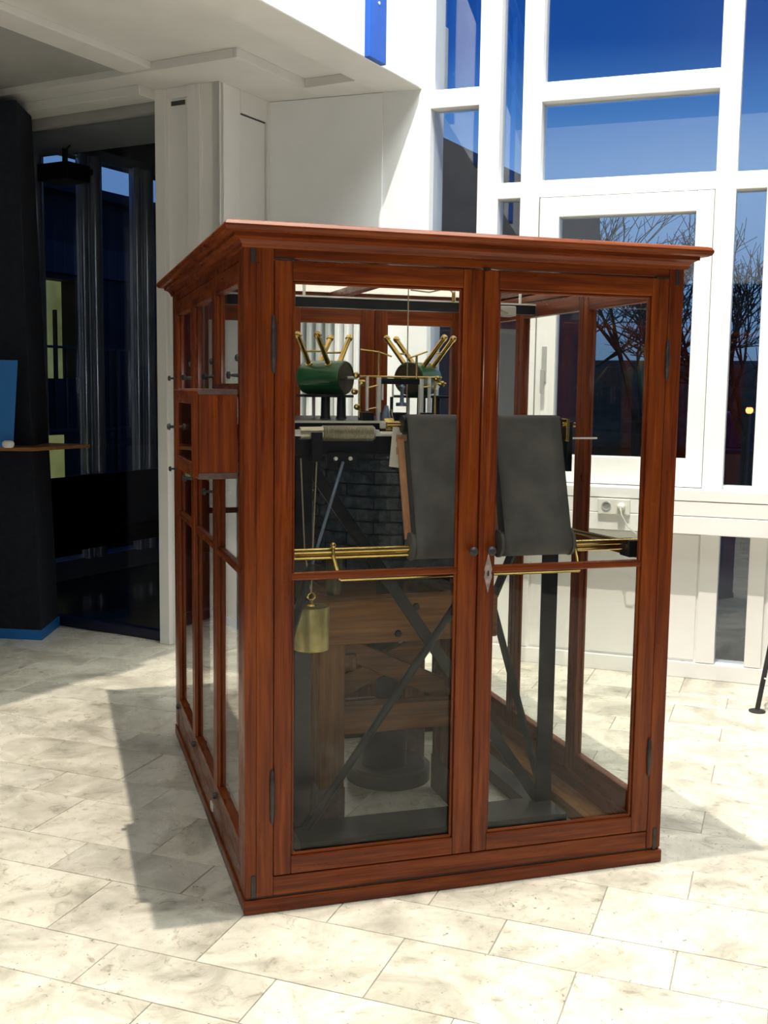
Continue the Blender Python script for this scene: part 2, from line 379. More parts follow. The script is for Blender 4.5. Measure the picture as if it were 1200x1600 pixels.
B(1.12, 1.275, N0+0.02, N0+0.13, 0.79, 1.0, fr='w').build('back_panel', 'window_white', wl)
B(1.11, 1.285, N0+0.06, N0+0.066, 0.08, 0.80, fr='w').build('pane', 'window_glass', wl)
for a0, a1 in ((-0.27, -0.15), (-0.022, 0.085), (1.022, 1.12), (1.275, 1.36), (2.30, 2.40), (3.6, 3.7)):
    B(a0, a1, N0, N0+0.03, 0.09, 0.80, fr='w').build('post', 'window_white', wl, bevel=0.003)
for a0, a1 in ((-0.14, -0.03), (0.095, 1.012), (1.37, 2.29), (2.41, 3.59)):
    B(a0, a1, N0+0.012, N0+0.03, 0.10, 0.79, fr='w').build('field_panel', 'window_white', wl, bevel=0.004)
B(-0.552, 3.7, N0-0.004, N0+0.03, 0.0, 0.087, fr='w').build('trim_1', 'window_white', None, 'white skirting running below the tall window', 'skirting', kind='structure', bevel=0.003)
# cable duct box under the window
du = empty('cable_duct', P('w', 1.0, N0-0.10, 0.81), 'white box-shaped cable duct running along below the window', 'cable duct')
B(-0.50, 3.7, N0-0.15, N0, 0.812, 0.905, fr='w').build('lower_cover', 'window_white', du, bevel=0.003)
B(-0.50, 3.7, N0-0.147, N0, 0.908, 0.985, fr='w').build('middle_cover', 'window_white', du, bevel=0.003)
B(-0.50, 3.7, N0-0.15, N0, 0.988, 1.045, fr='w').build('upper_cover', 'window_white', du, bevel=0.003)
sk = empty('power_socket', P('w', 0.57, N0-0.16, 0.87), 'double white wall socket with plug on the cable duct', 'socket')
sp = atn(948, 790, 'w', 1, N0-0.155); sa, sz_ = sp.dot(FR['w'][0]), sp.z
B(sa-0.045, sa+0.125, N0-0.172, N0-0.15, sz_-0.045, sz_+0.04, fr='w').build('housing', 'socket_white', sk, bevel=0.004)
MB().rev(P('w', sa, N0-0.172, sz_), -FR['w'][1], [(0, 0.026), (0.004, 0.026), (0.004, 0.019), (-0.006, 0.017)], 20).build('socket_cup', 'ceiling_grey', sk, smooth=True)
MB().rev(P('w', sa+0.08, N0-0.172, sz_), -FR['w'][1], [(0, 0.022), (0.03, 0.020), (0.042, 0.008)], 16).build('plug', 'socket_white', sk, smooth=True)
MB().path([P('w', sa+0.08, N0-0.215, sz_), P('w', sa+0.09, N0-0.225, sz_-0.04), P('w', sa+0.12, N0-0.20, sz_-0.10), P('w', sa+0.16, N0-0.17, sz_-0.14)], 0.004, 6).build('plug_cord', 'socket_white', sk, smooth=True)
# ribbed radiator on the white wall
rd = empty('radiator', P('w', -1.15, N0-0.06, 0.2), 'tall white ribbed radiator hidden behind the display case', 'radiator')
r0 = -1.46
for i in range(11):
    a = r0 + i*0.060
    MB().hexa([P('w', a+x_, N0-0.012-y_, 0.25) for x_, y_ in ((0, 0.02), (0.010, 0.085), (0.036, 0.085), (0.046, 0.02))],
              [P('w', a+x_, N0-0.012-y_, 2.25) for x_, y_ in ((0, 0.02), (0.010, 0.085), (0.036, 0.085), (0.046, 0.02))]).build('rib', 'white_paint', rd, bevel=0.004)
for z0 in (0.30, 2.12): B(r0, r0+0.65, N0-0.05, N0-0.012, z0, z0+0.06, fr='w').build('header_pipe', 'white_paint', rd, bevel=0.006)

# ================================================================== COLUMN, SOFFIT, GALLERY (frame b)
ZC = 3.24
co = empty('wall_column', P('b', -2.2, 2.7, 0), 'cream metal clad column with shallow upright fields', 'column', kind='structure')
U0, U1, V0 = -2.475, -2.02, 2.53
B(U0+0.01, U1-0.03, V0+0.03, 3.40, 0, ZC, fr='b').build('core', 'cream_cladding', co)
for a0, a1, d in ((U0, U0+0.075, 0.0), (U0+0.235, U0+0.30, 0.0), (U0+0.30, U1, 0.016), (U0+0.30, U0+0.325, 0.0)):
    B(a0, a1, V0+d, V0+0.05, 0, ZC, fr='b').build('pilaster', 'cream_cladding', co, bevel=0.003)
B(U0+0.10, U0+0.20, V0+0.026, V0+0.04, ZC-0.095, ZC-0.07, fr='b').build('vent_slot', 'joint_dark', co)
B(U0+0.075, U0+0.235, V0+0.012, V0+0.05, ZC-0.06, ZC, fr='b').build('head_strip', 'cream_cladding', co, bevel=0.002)
B(U1-0.06, U1, V0+0.016, V0+0.20, 0, ZC, fr='b').build('corner_strip', 'cream_cladding', co, bevel=0.004)
for b0, b1, d in ((V0+0.20, V0+0.225, 0.012), (V0+0.49, V0+0.56, 0.004)):
    B(U1-0.06, U1-d, b0, b1, 0, ZC, fr='b').build('pilaster', 'cream_cladding', co, bevel=0.003)
B(U1-0.06, U1-0.022, V0+0.235, V0+0.485, 0, ZC-0.13, fr='b').build('access_panel', 'cream_cladding', co, bevel=0.003)
B(U1-0.06, U1-0.010, V0+0.225, V0+0.49, ZC-0.12, ZC, fr='b').build('head_strip', 'cream_cladding', co, bevel=0.002)
B(U1-0.055, U1-0.026, V0+0.23, V0+0.488, ZC-0.132, ZC-0.118, fr='b').build('gap_shadow', 'joint_dark', co)

ce = empty('ceiling', P('b', -2.5, 1.0, ZC), 'low white soffit with framed recessed panels', 'ceiling', kind='structure')
UE = -1.078
B(-6.6, UE-0.05, -7.0, 3.60, ZC+0.05, ZC+0.45, fr='b').build('slab', 'ceiling_white', ce)
B(-1.345, UE-0.012, -7.0, 3.60, ZC, ZC+0.05, fr='b').build('edge_strip', 'ceiling_white', ce, bevel=0.003)
B(-1.70, -1.345, 2.88, 3.60, ZC, ZC+0.05, fr='b').build('edge_strip', 'ceiling_white', ce, bevel=0.003)
B(-1.70, -1.672, 2.235, 2.88, ZC, ZC+0.05, fr='b').build('edge_strip', 'ceiling_white', ce, bevel=0.003)
B(-6.6, -1.70, 2.235, 3.60, ZC, ZC+0.05, fr='b').build('edge_strip', 'ceiling_white', ce, bevel=0.003)
B(-2.43, -2.24, -7.0, 2.235, ZC+0.012, ZC+0.05, fr='b').build('cross_strip', 'ceiling_white', ce, bevel=0.003)
B(-6.6, -2.43, -7.0, 2.235, ZC+0.04, ZC+0.052, fr='b').build('inset_panel', 'ceiling_grey', ce)
B(-6.6, -2.475, 2.40, 2.56, ZC-0.055, ZC, fr='b').build('header_beam', 'ceiling_white', ce, bevel=0.004)
fa = B(UE-0.012, UE, -7.0, 3.14, ZC-0.003, 4.25, fr='b').build('wall_gallery', 'white_paint', None, 'white gallery parapet rising above the low soffit', 'parapet', kind='structure', bevel=0.004)
rl = empty('gallery_railing', P('b', UE, 2.0, 3.3), 'blue painted gallery railing with flat upright posts', 'railing')
for v in (2.60, 1.2, -0.2, -1.6, -3.0):
    B(UE, UE+0.035, v-0.085, v+0.085, 3.235, 5.2, fr='b').build('post', 'rail_blue', rl, bevel=0.004)
    MB().rev(P('b', UE+0.035, v+0.0, 3.52), FR['b'][0], [(0, 0.008), (0.004, 0.008), (0.006, 0.004)], 10).build('bolt', 'steel', rl)
B(UE-0.01, UE+0.05, -3.5, 3.0, 5.2, 5.26, fr='b').build('handrail', 'rail_blue', rl, bevel=0.006)
for z in (4.5, 4.8): B(UE+0.005, UE+0.03, -3.5, 3.0, z, z+0.03, fr='b').build('rail', 'rail_blue', rl)

# rest of the hall shell (behind and beside the photographer)
B(-6.8, -6.6, -7.2, 3.6, 0, 3.7, fr='b').build('wall_left', 'white_paint', None, 'white wall far behind the reception', 'wall', kind='structure')
B(-7.0, 5.4, -7.3, -7.0, 0, 3.1, fr='w').build('wall_front', 'dark_plaster', None, 'dark entrance wall behind the photographer', 'wall', kind='structure')
B(-7.0, 5.4, -7.0, -6.8, 3.1, 5.4, fr='w').build('wall_entrance', 'white_paint', None, 'white parapet above the entrance wall', 'parapet', kind='structure')
B(-7.0, 5.4, -7.3, -7.0, 5.4, 8.2, fr='w').build('wall_upper', 'navy', None, 'dark glazed upper storey above the entrance wall', 'wall', kind='structure')
B(-0.55, 5.2, N0, N0+0.2, 6.35, 8.2, fr='w').build('wall_lintel', 'white_paint', None, 'white wall above the tall window', 'wall', kind='structure')
B(5.2, 5.4, -7.0, 3.5, 0, 8.2, fr='w').build('wall_right', 'dark_plaster', None, 'dark wall closing the hall on the window side', 'wall', kind='structure')
B(3.7, 5.2, N0, N0+0.2, 0, 6.35, fr='w').build('wall_corner', 'white_paint', None, 'white pier beside the tall window', 'wall', kind='structure')
B(-7.0, 5.4, -7.2, 3.55, 8.15, 8.3, fr='w').build('ceiling_high', 'ceiling_white', None, 'high white ceiling over the hall', 'ceiling', kind='structure')
B(-4.6, -4.4, -7.0, 3.4, 3.69, 8.2, fr='b').build('wall_gallery_back', 'dark_plaster', None, 'dark wall at the back of the gallery', 'wall', kind='structure')

# ================================================================== GLASS PARTITION + DARK ROOM
pa = empty('window_2', P('b', -3.4, 2.6, 0), 'dark full height glass partition beside the cream column', 'glass partition', kind='structure')
B(-6.6, U0, 2.585, 2.64, 0.0, 0.062, fr='b').build('threshold', 'navy', pa, bevel=0.003)
B(-6.6, U0, 2.57, 2.65, ZC-0.11, ZC-0.05, fr='b').build('head_rail', 'ceiling_grey', pa)
B(-5.0, U0, 2.608, 2.616, 0.05, ZC-0.1, fr='b').build('pane', 'partition_glass', pa)
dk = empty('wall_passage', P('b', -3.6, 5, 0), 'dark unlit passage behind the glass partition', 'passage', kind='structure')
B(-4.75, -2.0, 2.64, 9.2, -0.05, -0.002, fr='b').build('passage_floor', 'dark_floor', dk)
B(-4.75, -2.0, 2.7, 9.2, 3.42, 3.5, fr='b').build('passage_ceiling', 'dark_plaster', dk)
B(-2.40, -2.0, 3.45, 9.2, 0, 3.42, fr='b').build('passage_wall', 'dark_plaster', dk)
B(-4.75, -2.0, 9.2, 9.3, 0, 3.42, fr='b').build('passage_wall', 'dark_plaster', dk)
w3 = empty('window_3', P('b', -4.6, 4.6, 0), 'row of aluminium window posts across the dark passage', 'window', kind='structure')
B(-4.68, -4.52, 2.64, 9.2, 0.0, 0.16, fr='b').build('sill', 'aluminium', w3, bevel=0.004)
B(-4.68, -4.52, 2.64, 9.2, 3.34, 3.42, fr='b').build('head', 'aluminium', w3)
for i in range(9):
    v = 2.835 + i*0.615
    B(-4.60, -4.46, v+0.0, v+0.15, 0.16, 3.34, fr='b').build('post', 'aluminium', w3, bevel=0.004)
    MB().cyl(P('b', -4.46, v-0.062, 0.16), P('b', -4.46, v-0.062, 3.34), 0.036, 18).build('downpipe', 'aluminium', w3, smooth=True)
    MB().cyl(P('b', -4.465, v+0.072, 0.16), P('b', -4.465, v+0.072, 3.34), 0.048, 18).build('post_nosing', 'aluminium', w3, smooth=True)
    B(-4.62, -4.56, v+0.15, v+0.19, 0.16, 3.34, fr='b').build('frame_edge', 'black_rubber', w3)
B(-4.60, -4.595, 2.7, 9.1, 0.16, 3.36, fr='b').build('pane', 'partition_glass', w3)
B(-4.40, -4.36, 2.9, 9.0, 0.26, 0.85, fr='b').build('bench_panel', 'navy', None, 'dark navy panel standing below the passage windows', 'panel', bevel=0.004)
pj_ = empty('projector', P('b', -4.1, 3.9, 3.0), 'dark boxy projector hung from the passage ceiling with a cable', 'projector')
p0 = atn(102, 272, 'b', 0, -4.1); v0 = p0.dot(FR['b'][1])
B(-4.25, -3.95, v0-0.13, v0+0.10, p0.z-0.06, p0.z+0.06, fr='b').build('housing', 'black_rubber', pj_, bevel=0.01)
B(-4.16, -4.02, v0+0.10, v0+0.20, p0.z+0.02, p0.z+0.06, fr='b').build('shelf_arm', 'black_rubber', pj_, bevel=0.005)
MB().cyl(P('b', -4.1, v0, p0.z+0.08), P('b', -4.1, v0, 3.42), 0.02).build('ceiling_pole', 'black_rubber', pj_, smooth=True)
MB().path([P('b', -4.0, v0-0.08, p0.z+0.08), P('b', -3.98, v0-0.10, p0.z+0.15), P('b', -3.98, v0-0.02, p0.z+0.22), P('b', -3.98, v0+0.02, 3.41)], 0.006, 6).build('cable', 'black_rubber', pj_, smooth=True)

# building across the court
fb = empty('courtyard_building', P('b', -9.2, 6, 0), 'dark flat roofed building with one lit window across the courtyard', 'building')
def bu(px, py, u): 
    p = atn(px, py, 'b', 0, u); return p.dot(FR['b'][1]), p.z
vr, zr = bu(112, 292, -9.0)
v1, z1 = bu(62, 432, -9.0); v2, z2 = bu(122, 592, -9.0)
B(-9.4, -9.0, -2.0, v1, 0, zr, fr='b').build('facade', 'facade_dark', fb)
B(-9.4, -9.0, v2, 24.0, 0, zr, fr='b').build('facade', 'facade_dark', fb)
B(-9.4, -9.0, v1, v2, z1, zr, fr='b').build('facade', 'facade_dark', fb)
B(-9.4, -9.0, v1, v2, 0, z2, fr='b').build('facade', 'facade_dark', fb)
B(-9.6, -8.8, -2.0, 24.0, zr-0.12, zr, fr='b').build('roof_edge', 'facade_dark', fb)
B(-8.98, -8.95, -2.0, 24.0, zr-1.15, zr-0.75, fr='b').build('fascia_band', 'dark_plaster', fb)
lw_ = B(-9.3, -9.28, v1-0.1, v2+0.1, z2-0.1, z1+0.1, fr='b').build('lit_window', 'lit_room', fb)
B(-9.2, -9.14, v1+0.62*(v2-v1), v1+0.66*(v2-v1), z2, z2+0.7*(z1-z2), fr='b').build('post', 'facade_dark', lw_)
B(-9.25, -9.22, v1+0.13*(v2-v1), v1+0.36*(v2-v1), z2+0.57*(z1-z2), z2+0.66*(z1-z2), fr='b').build('notice', 'hedge', lw_)
MB().sphere(P('b', -9.2, v1+0.1*(v2-v1), z2+0.72*(z1-z2)), 0.045).build('orange_lamp', 'tail_light', lw_, smooth=True)
# lit poster low behind the glass
vq, zq = bu(80, 682, -4.2); vq2, zq2 = bu(121, 742, -4.2)
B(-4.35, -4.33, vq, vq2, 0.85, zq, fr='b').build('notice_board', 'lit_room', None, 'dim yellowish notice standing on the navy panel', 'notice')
cr = empty('courtyard_railing', P('b', -8.2, 6, 0), 'thin black railing outside before the lit window', 'railing')
vt, zt = bu(90, 540, -8.2)
B(-8.22, -8.18, 2.0, 12, zt-0.03, zt, fr='b').build('handrail', 'black_rubber', cr)
B(-8.22, -8.18, 2.0, 12, zt-1.05, zt-1.02, fr='b').build('bottom_rail', 'black_rubber', cr)
for i in range(46):
    v = 2.2 + i*0.19
    B(-8.21, -8.19, v, v+0.02, zt-1.03, zt-0.02, fr='b').build('baluster', 'black_rubber', cr)
for i in range(4): B(-8.23, -8.17, 2.2+i*3.1, 2.26+i*3.1, -0.1, zt, fr='b').build('post', 'black_rubber', cr)

# ================================================================== OUTSIDE BEYOND THE TALL WINDOW
B(-20, 40, N0+0.3, 70, -0.3, -0.12, fr='w').build('ground', 'asphalt', None, 'dark grassy ground and road outside the window', 'ground', kind='structure')
B(-30, -4.8, -8, 30, -0.3, -0.12, fr='b').build('court_ground', 'asphalt', None, 'dark paved courtyard behind the passage', 'ground', kind='structure')
def tree(base, h, seed, label, levels=6):
    rnd = random.Random(seed); segs = []
    def grow(p, d, L, r, lv):
        q = p + d*L; segs.append((p, q, r, r*0.72))
        if lv == 0: return
        for _ in range(3):
            ax = Vector((rnd.uniform(-1, 1), rnd.uniform(-1, 1), rnd.uniform(-0.25, 0.9))).normalized()
            grow(q - d*(L*rnd.uniform(0, 0.45)), (d*0.72 + ax*rnd.uniform(0.5, 0.85)).normalized(), L*rnd.uniform(0.66, 0.84), r*0.64, lv-1)
    L0 = h*0.27
    grow(Vector(base), Vector((rnd.uniform(-.06, .06), rnd.uniform(-.06, .06), 1)).normalized(), L0, h*0.011, levels)
    t = empty('bare_tree', base, label, 'tree', group='bare trees outside the window')
    tr = MB(); br = MB()
    for i, (p, q, r, r2) in enumerate(segs):
        (tr if i == 0 else br).rev(p, q-p, [(0, max(r, 0.004)), ((q-p).length, max(r2, 0.0035))], 7 if i == 0 else 4, closed=False)
    tr.build('trunk', 'bark', t, smooth=True); br.build('branches', 'bark', t, kind='stuff')
tree(P('w', -0.3, 11.0, -0.12), 5.2, 3, 'bare branching tree in the middle of the sash pane')
tree(P('w', -1.9, 14.0, -0.12), 6.0, 5, 'bare tree at the left edge of the sash pane')
tree(P('w', 0.95, 13.0, -0.12), 5.6, 8, 'bare tree filling the narrow right hand window')
for i, (a0, a1, n, h, lab) in enumerate(((-8, 2.2, 30, 2.5, 'long low dark hedge behind the trees on the left'), (2.2, 16, 27, 2.15, 'long dark shed behind the right hand trees'))):
    hb = empty('hedge' if i == 0 else 'shed', P('w', (a0+a1)/2, n, -0.12), lab, 'hedge' if i == 0 else 'shed')
    B(a0, a1, n, n+1.5, -0.12, h, fr='w').build('body', 'hedge' if i == 0 else 'shed_grey', hb, bevel=0.2 if i == 0 else 0)
    if i: B(a0-.3, a1+.3, n-0.4, n+1.9, h, h+0.12, fr='w').build('roof', 'facade_dark', hb)
# parked car with lit tail lamp
cp = atn(1168, 668, 'w', 1, 14.0); ca = cp.dot(FR['w'][0])
car = empty('car', P('w', ca, 14.0, -0.12), 'dark parked car with glowing tail lights seen through narrow window', 'car')
MB().hexa([P('w', ca-0.8, 13.4, 0.15), P('w', ca+0.8, 13.4, 0.15), P('w', ca+0.8, 17.4, 0.15), P('w', ca-0.8, 17.4, 0.15)],
          [P('w', ca-0.78, 13.45, 0.78), P('w', ca+0.78, 13.45, 0.78), P('w', ca+0.74, 17.2, 0.70), P('w', ca-0.74, 17.2, 0.70)]).build('body', 'car_paint', car, bevel=0.08)
MB().hexa([P('w', ca-0.74, 13.7, 0.76), P('w', ca+0.74, 13.7, 0.76), P('w', ca+0.72, 16.2, 0.74), P('w', ca-0.72, 16.2, 0.74)],
          [P('w', ca-0.58, 14.2, 1.28), P('w', ca+0.58, 14.2, 1.28), P('w', ca+0.56, 15.4, 1.28), P('w', ca-0.56, 15.4, 1.28)]).build('cabin', 'dark_floor', car, bevel=0.05)
for x_ in (-0.72, 0.72):
    for y_ in (14.2, 16.5): MB().cyl(P('w', ca+x_-0.1, y_, 0.18), P('w', ca+x_+0.1, y_, 0.18), 0.30, 18).build('wheel', 'black_rubber', car, smooth=True)
for x_ in (-0.62, 0.62): B(ca+x_-0.09, ca+x_+0.09, 13.36, 13.46, 0.56, 0.70, fr='w').build('tail_lamp', 'tail_light', car, bevel=0.02)
tl_ = atn(1171, 641, 'w', 1, 9.5)
lp_ = empty('road_lamp', (tl_.x, tl_.y, -0.12), 'small orange road lamp glowing low outside the window', 'lamp')
MB().cyl((tl_.x, tl_.y, -0.12), (tl_.x, tl_.y, tl_.z-0.03), 0.02).build('pole', 'black_rubber', lp_, smooth=True)
MB().sphere(tl_, 0.04).build('bulb', 'tail_light', lp_, smooth=True)
MB().rev((tl_.x, tl_.y, tl_.z+0.03), (0, 0, 1), [(0, 0.05), (0.03, 0.015)], 14).build('hood', 'black_rubber', lp_, smooth=True)

# ================================================================== RECEPTION KIOSK
ks = empty('reception_kiosk', (-0.9, 4.05, 0), 'dark blue speckled kiosk pillar with wooden counter and blue kick strip', 'kiosk')
A0, B0 = Vector((-0.585, 3.80, 0)), Vector((-0.478, 4.195, 0))
bot = [A0, B0, Vector((-1.35, 5.05, 0)), Vector((-1.75, 4.35, 0))]
At = at(26, 190, 3.80); Bt = at(50, 205, 4.17)
At.z = Bt.z = ZC-0.06
top = [At, Bt, Vector((-1.40, 5.05, ZC-0.06)), Vector((-1.85, 4.35, ZC-0.06))]
MB().hexa(bot, top).build('pillar', 'kiosk_blue', ks, bevel=0.006)
off_ = lambda p, k: p + (p - Vector((-1.05, 4.35, 0))).normalized()*k
sb = [off_(p, 0.006) for p in bot]
MB().hexa(sb, [p + Vector((0, 0, 0.062)) for p in sb]).build('kick_strip', 'strip_blue', ks)
zc = 1.165
ct = [at(53, 705, 3.62), at(141, 690, 3.99), Vector((-0.62, 4.22, zc)), Vector((-1.2, 4.5, zc)), at(-80, 705, 3.72)]
for p in ct: p.z = zc
MB().hexa(ct, [p + Vector((0, 0, 0.022)) for p in ct]).build('counter_top', 'counter_wood', ks, bevel=0.003)
pb = at(0, 700, 3.66)
MB().hexa([Vector((-0.90, 3.70, zc+.022)), Vector((-0.718, 3.64, zc+.022)), Vector((-0.716, 3.652, zc+.022)), Vector((-0.898, 3.712, zc+.022))],
          [Vector((-0.90, 3.715, 1.69)), Vector((-0.682, 3.655, 1.69)), Vector((-0.680, 3.667, 1.69)), Vector((-0.898, 3.727, 1.69))]).build('poster_board', 'panel_blue', None, 'bright blue board standing upright on the kiosk counter', 'board')
bw = at(13, 702, 3.60)
bo = MB().rev((bw.x, 3.60, zc+0.0222), (0, 0, 1), [(0, 0.022), (0.006, 0.030), (0.022, 0.035), (0.036, 0.030), (0.042, 0.018)], 22)
bo.build('candle_holder', 'paper', None, 'small round white pot standing on the kiosk counter', 'pot', smooth=True)

# ================================================================== DISPLAY CASE
W, D = 1.391, 1.778
dc = empty('display_case', (W/2, D/2, 0), 'large mahogany and glass display case with double doors', 'display case')
def cb(name, mat, x0, x1, y0, y1, z0, z1, par=dc, bev=0.003): return B(x0, x1, y0, y1, z0, z1).build(name, mat, par, bevel=bev)
PW = 0.085
for x0, x1 in ((0, PW), (W-0.052, W)):
    for y0, y1 in ((0, 0.085), (D-0.085, D)):
        cb('post', 'mahogany_z', x0, x1, y0, y1, 0.048, 1.945, bev=0.005)
for x0 in (0.033, ): cb('post_bead', 'mahogany_z', x0, x0+0.010, -0.004, 0.002, 0.06, 1.895, bev=0.003)
# plinth, base rails, frieze
for n_, q in (('plinth', (-0.004, W+0.004, -0.006, 0.03)), ('plinth', (-0.004, W+0.004, D-0.03, D+0.006))):
    cb(n_, 'mahogany_x', q[0], q[1], q[2], q[3], 0, 0.042, bev=0.004)
for q in ((-0.004, 0.03), (W-0.03, W+0.004)): cb('plinth', 'mahogany_y', q[0], q[1], 0.03, D-0.03, 0, 0.042, bev=0.004)
cb('groove', 'dark_inlay', 0.004, W-0.004, 0.005, 0.04, 0.040, 0.050, bev=0)
cb('base_rail', 'mahogany_x', PW, W-0.052, 0.003, 0.04, 0.048, 0.108)
cb('base_rail', 'mahogany_x', PW, W-0.052, D-0.04, D-0.003, 0.048, 0.108)
cb('base_rail', 'mahogany_y', 0.003, 0.04, 0.085, D-0.085, 0.042, 0.112)
cb('base_rail', 'mahogany_y', W-0.04, W-0.003, 0.085, D-0.085, 0.042, 0.112)
cb('frieze', 'mahogany_x', PW, W-0.052, 0.004, 0.04, 1.909, 1.945); cb('frieze', 'mahogany_x', PW, W-0.052, D-0.04, D-0.004, 1.909, 1.945)
cb('frieze', 'mahogany_y', 0.004, 0.04, 0.085, D-0.085, 1.909, 1.945); cb('frieze', 'mahogany_y', W-0.04, W-0.004, 0.085, D-0.085, 1.909, 1.945)
def ring(prof, name):
    """prof: (outset, z) closed loop swept round the case, one mitred length per side"""
    n = len(prof)
    cor = lambda o_, z: [Vector((-o_, -o_, z)), Vector((W+o_, -o_, z)), Vector((W+o_, D+o_, z)), Vector((-o_, D+o_, z))]
    for k in range(4):
        A_ = [cor(o_, z)[k] for o_, z in prof]; B_ = [cor(o_, z)[(k+1) % 4] for o_, z in prof]
        MB().hexa(A_, B_).build(name, 'mahogany_x' if k % 2 == 0 else 'mahogany_y', dc)
ring([(-0.04, 1.935), (0.006, 1.935), (0.009, 1.945), (0.016, 1.955), (0.028, 1.962), (0.032, 1.962), (0.032, 1.972), (-0.04, 1.972)], 'cornice_cove')
ring([(-0.06, 1.972), (0.050, 1.972), (0.058, 1.976), (0.062, 1.984), (0.062, 1.990), (0.056, 1.999), (0.048, 2.002), (-0.06, 2.002)], 'cornice')
cb('top_panel', 'milk_glass', 0.05, W-0.05, 0.05, D-0.05, 1.975, 1.992, bev=0)
cb('top_frame', 'mahogany_y', W/2-0.02, W/2+0.02, 0.04, D-0.04, 1.94, 1.973)
cb('top_frame', 'mahogany_x', 0.04, W-0.04, 0.60, 0.64, 1.94, 1.971)
# dark corner plates and inlays
for x0, z0, z1 in ((0.018, 1.895, 1.940), (W-0.032, 1.885, 1.938), (0.018, 0.052, 0.118), (W-0.030, 0.046, 0.118)):
    cb('corner_plate', 'dark_inlay', x0, x0+0.013, -0.003, 0.01, z0, z1, bev=0.001)
for x0, x1 in ((0.085, 0.145), (0.712, 0.735), (W-0.10, W-0.052)): cb('joint_plate', 'dark_inlay', x0, x1, -0.0015, 0.004, 1.905, 1.910, bev=0)

def front_door(x0, x1, sl, sr, knob_x, esc):
    d = empty('door', ((x0+x1)/2, 0.018, 0.11), parent=dc)
    z0, z1 = 0.111, 1.906; y0, y1 = 0.0, 0.036
    gx0, gx1, gz0, gz1 = x0+sl, x1-sr, 0.164, 1.850
    cb('stile', 'mahogany_z', x0, gx0, y0, y1, z0, z1, d); cb('stile', 'mahogany_z', gx1, x1, y0, y1, z0, z1, d)
    cb('rail', 'mahogany_x', gx0, gx1, y0, y1, z0, gz0, d); cb('rail', 'mahogany_x', gx0, gx1, y0, y1, gz1, z1, d)
    cb('rail', 'mahogany_x', gx0-0.004, gx1+0.004, y0+0.004, y1-0.006, 0.996, 1.018, d, 0.005)
    e = 0.009
    for a in (gx0, gx1-e): cb('bead', 'mahogany_z', a, a+e, y0+0.007, y0+0.017, gz0, gz1, d, 0.003)
    for a in (gz0, gz1-e): cb('bead', 'mahogany_x', gx0, gx1, y0+0.007, y0+0.017, a, a+e, d, 0.003)
    for a, b_ in ((gz0-0.005, 0.997), (1.017, gz1+0.005)): cb('pane', 'case_glass', gx0-0.005, gx1+0.005, 0.018, 0.022, a, b_, d, 0)
    MB().rev((knob_x, y0, 1.068), (0, -1, 0), [(0, 0.007), (0.012, 0.006), (0.016, 0.013), (0.024, 0.014), (0.030, 0.008)], 16).build('knob', 'black_rubber', d, smooth=True)
    if esc:
        pts = [(0, 0.060), (0.008, 0.030), (0.013, 0.010), (0.010, 0), (0.013, -0.012), (0.007, -0.034), (0.0, -0.062)]
        loop = pts + [(-a, b_) for a, b_ in pts[-2:0:-1]]
        MB().hexa([Vector((knob_x-0.002+a, 0.001, 0.998+b_)) for a, b_ in loop], [Vector((knob_x-0.002+a, -0.002, 0.998+b_)) for a, b_ in loop]).build('escutcheon', 'escutcheon', d)
        B(knob_x-0.005, knob_x+0.001, -0.003, 0.0, 0.988, 1.004).build('keyhole', 'dark_inlay', d)
    return d
d1 = front_door(0.086, 0.7125, 0.052, 0.062, 0.692, False)
d2 = front_door(0.7145, 1.338, 0.050, 0.058, 0.751, True)
cb('astragal', 'mahogany_z', 0.7145, 0.7285, -0.007, 0.002, 0.113, 1.904, d2, 0.003)
def hinge(d, x, z0, z1):
    MB().rev((x, -0.004, z0), (0, 0, 1), [(0, 0.002), (0.012, 0.006), (0.03, 0.006), (0.032, 0.0075), (0.05, 0.0075), (z1-z0-0.05, 0.0075), (z1-z0-0.032, 0.0075), (z1-z0-0.03, 0.006), (z1-z0-0.012, 0.006), (z1-z0, 0.002)], 12).build('hinge', 'dark_inlay', d, smooth=True)
hinge(d1, 0.082, 1.59, 1.755); hinge(d1, 0.080, 0.270, 0.440); hinge(d2, 1.339, 1.59, 1.72); hinge(d2, 1.333, 0.30, 0.43)

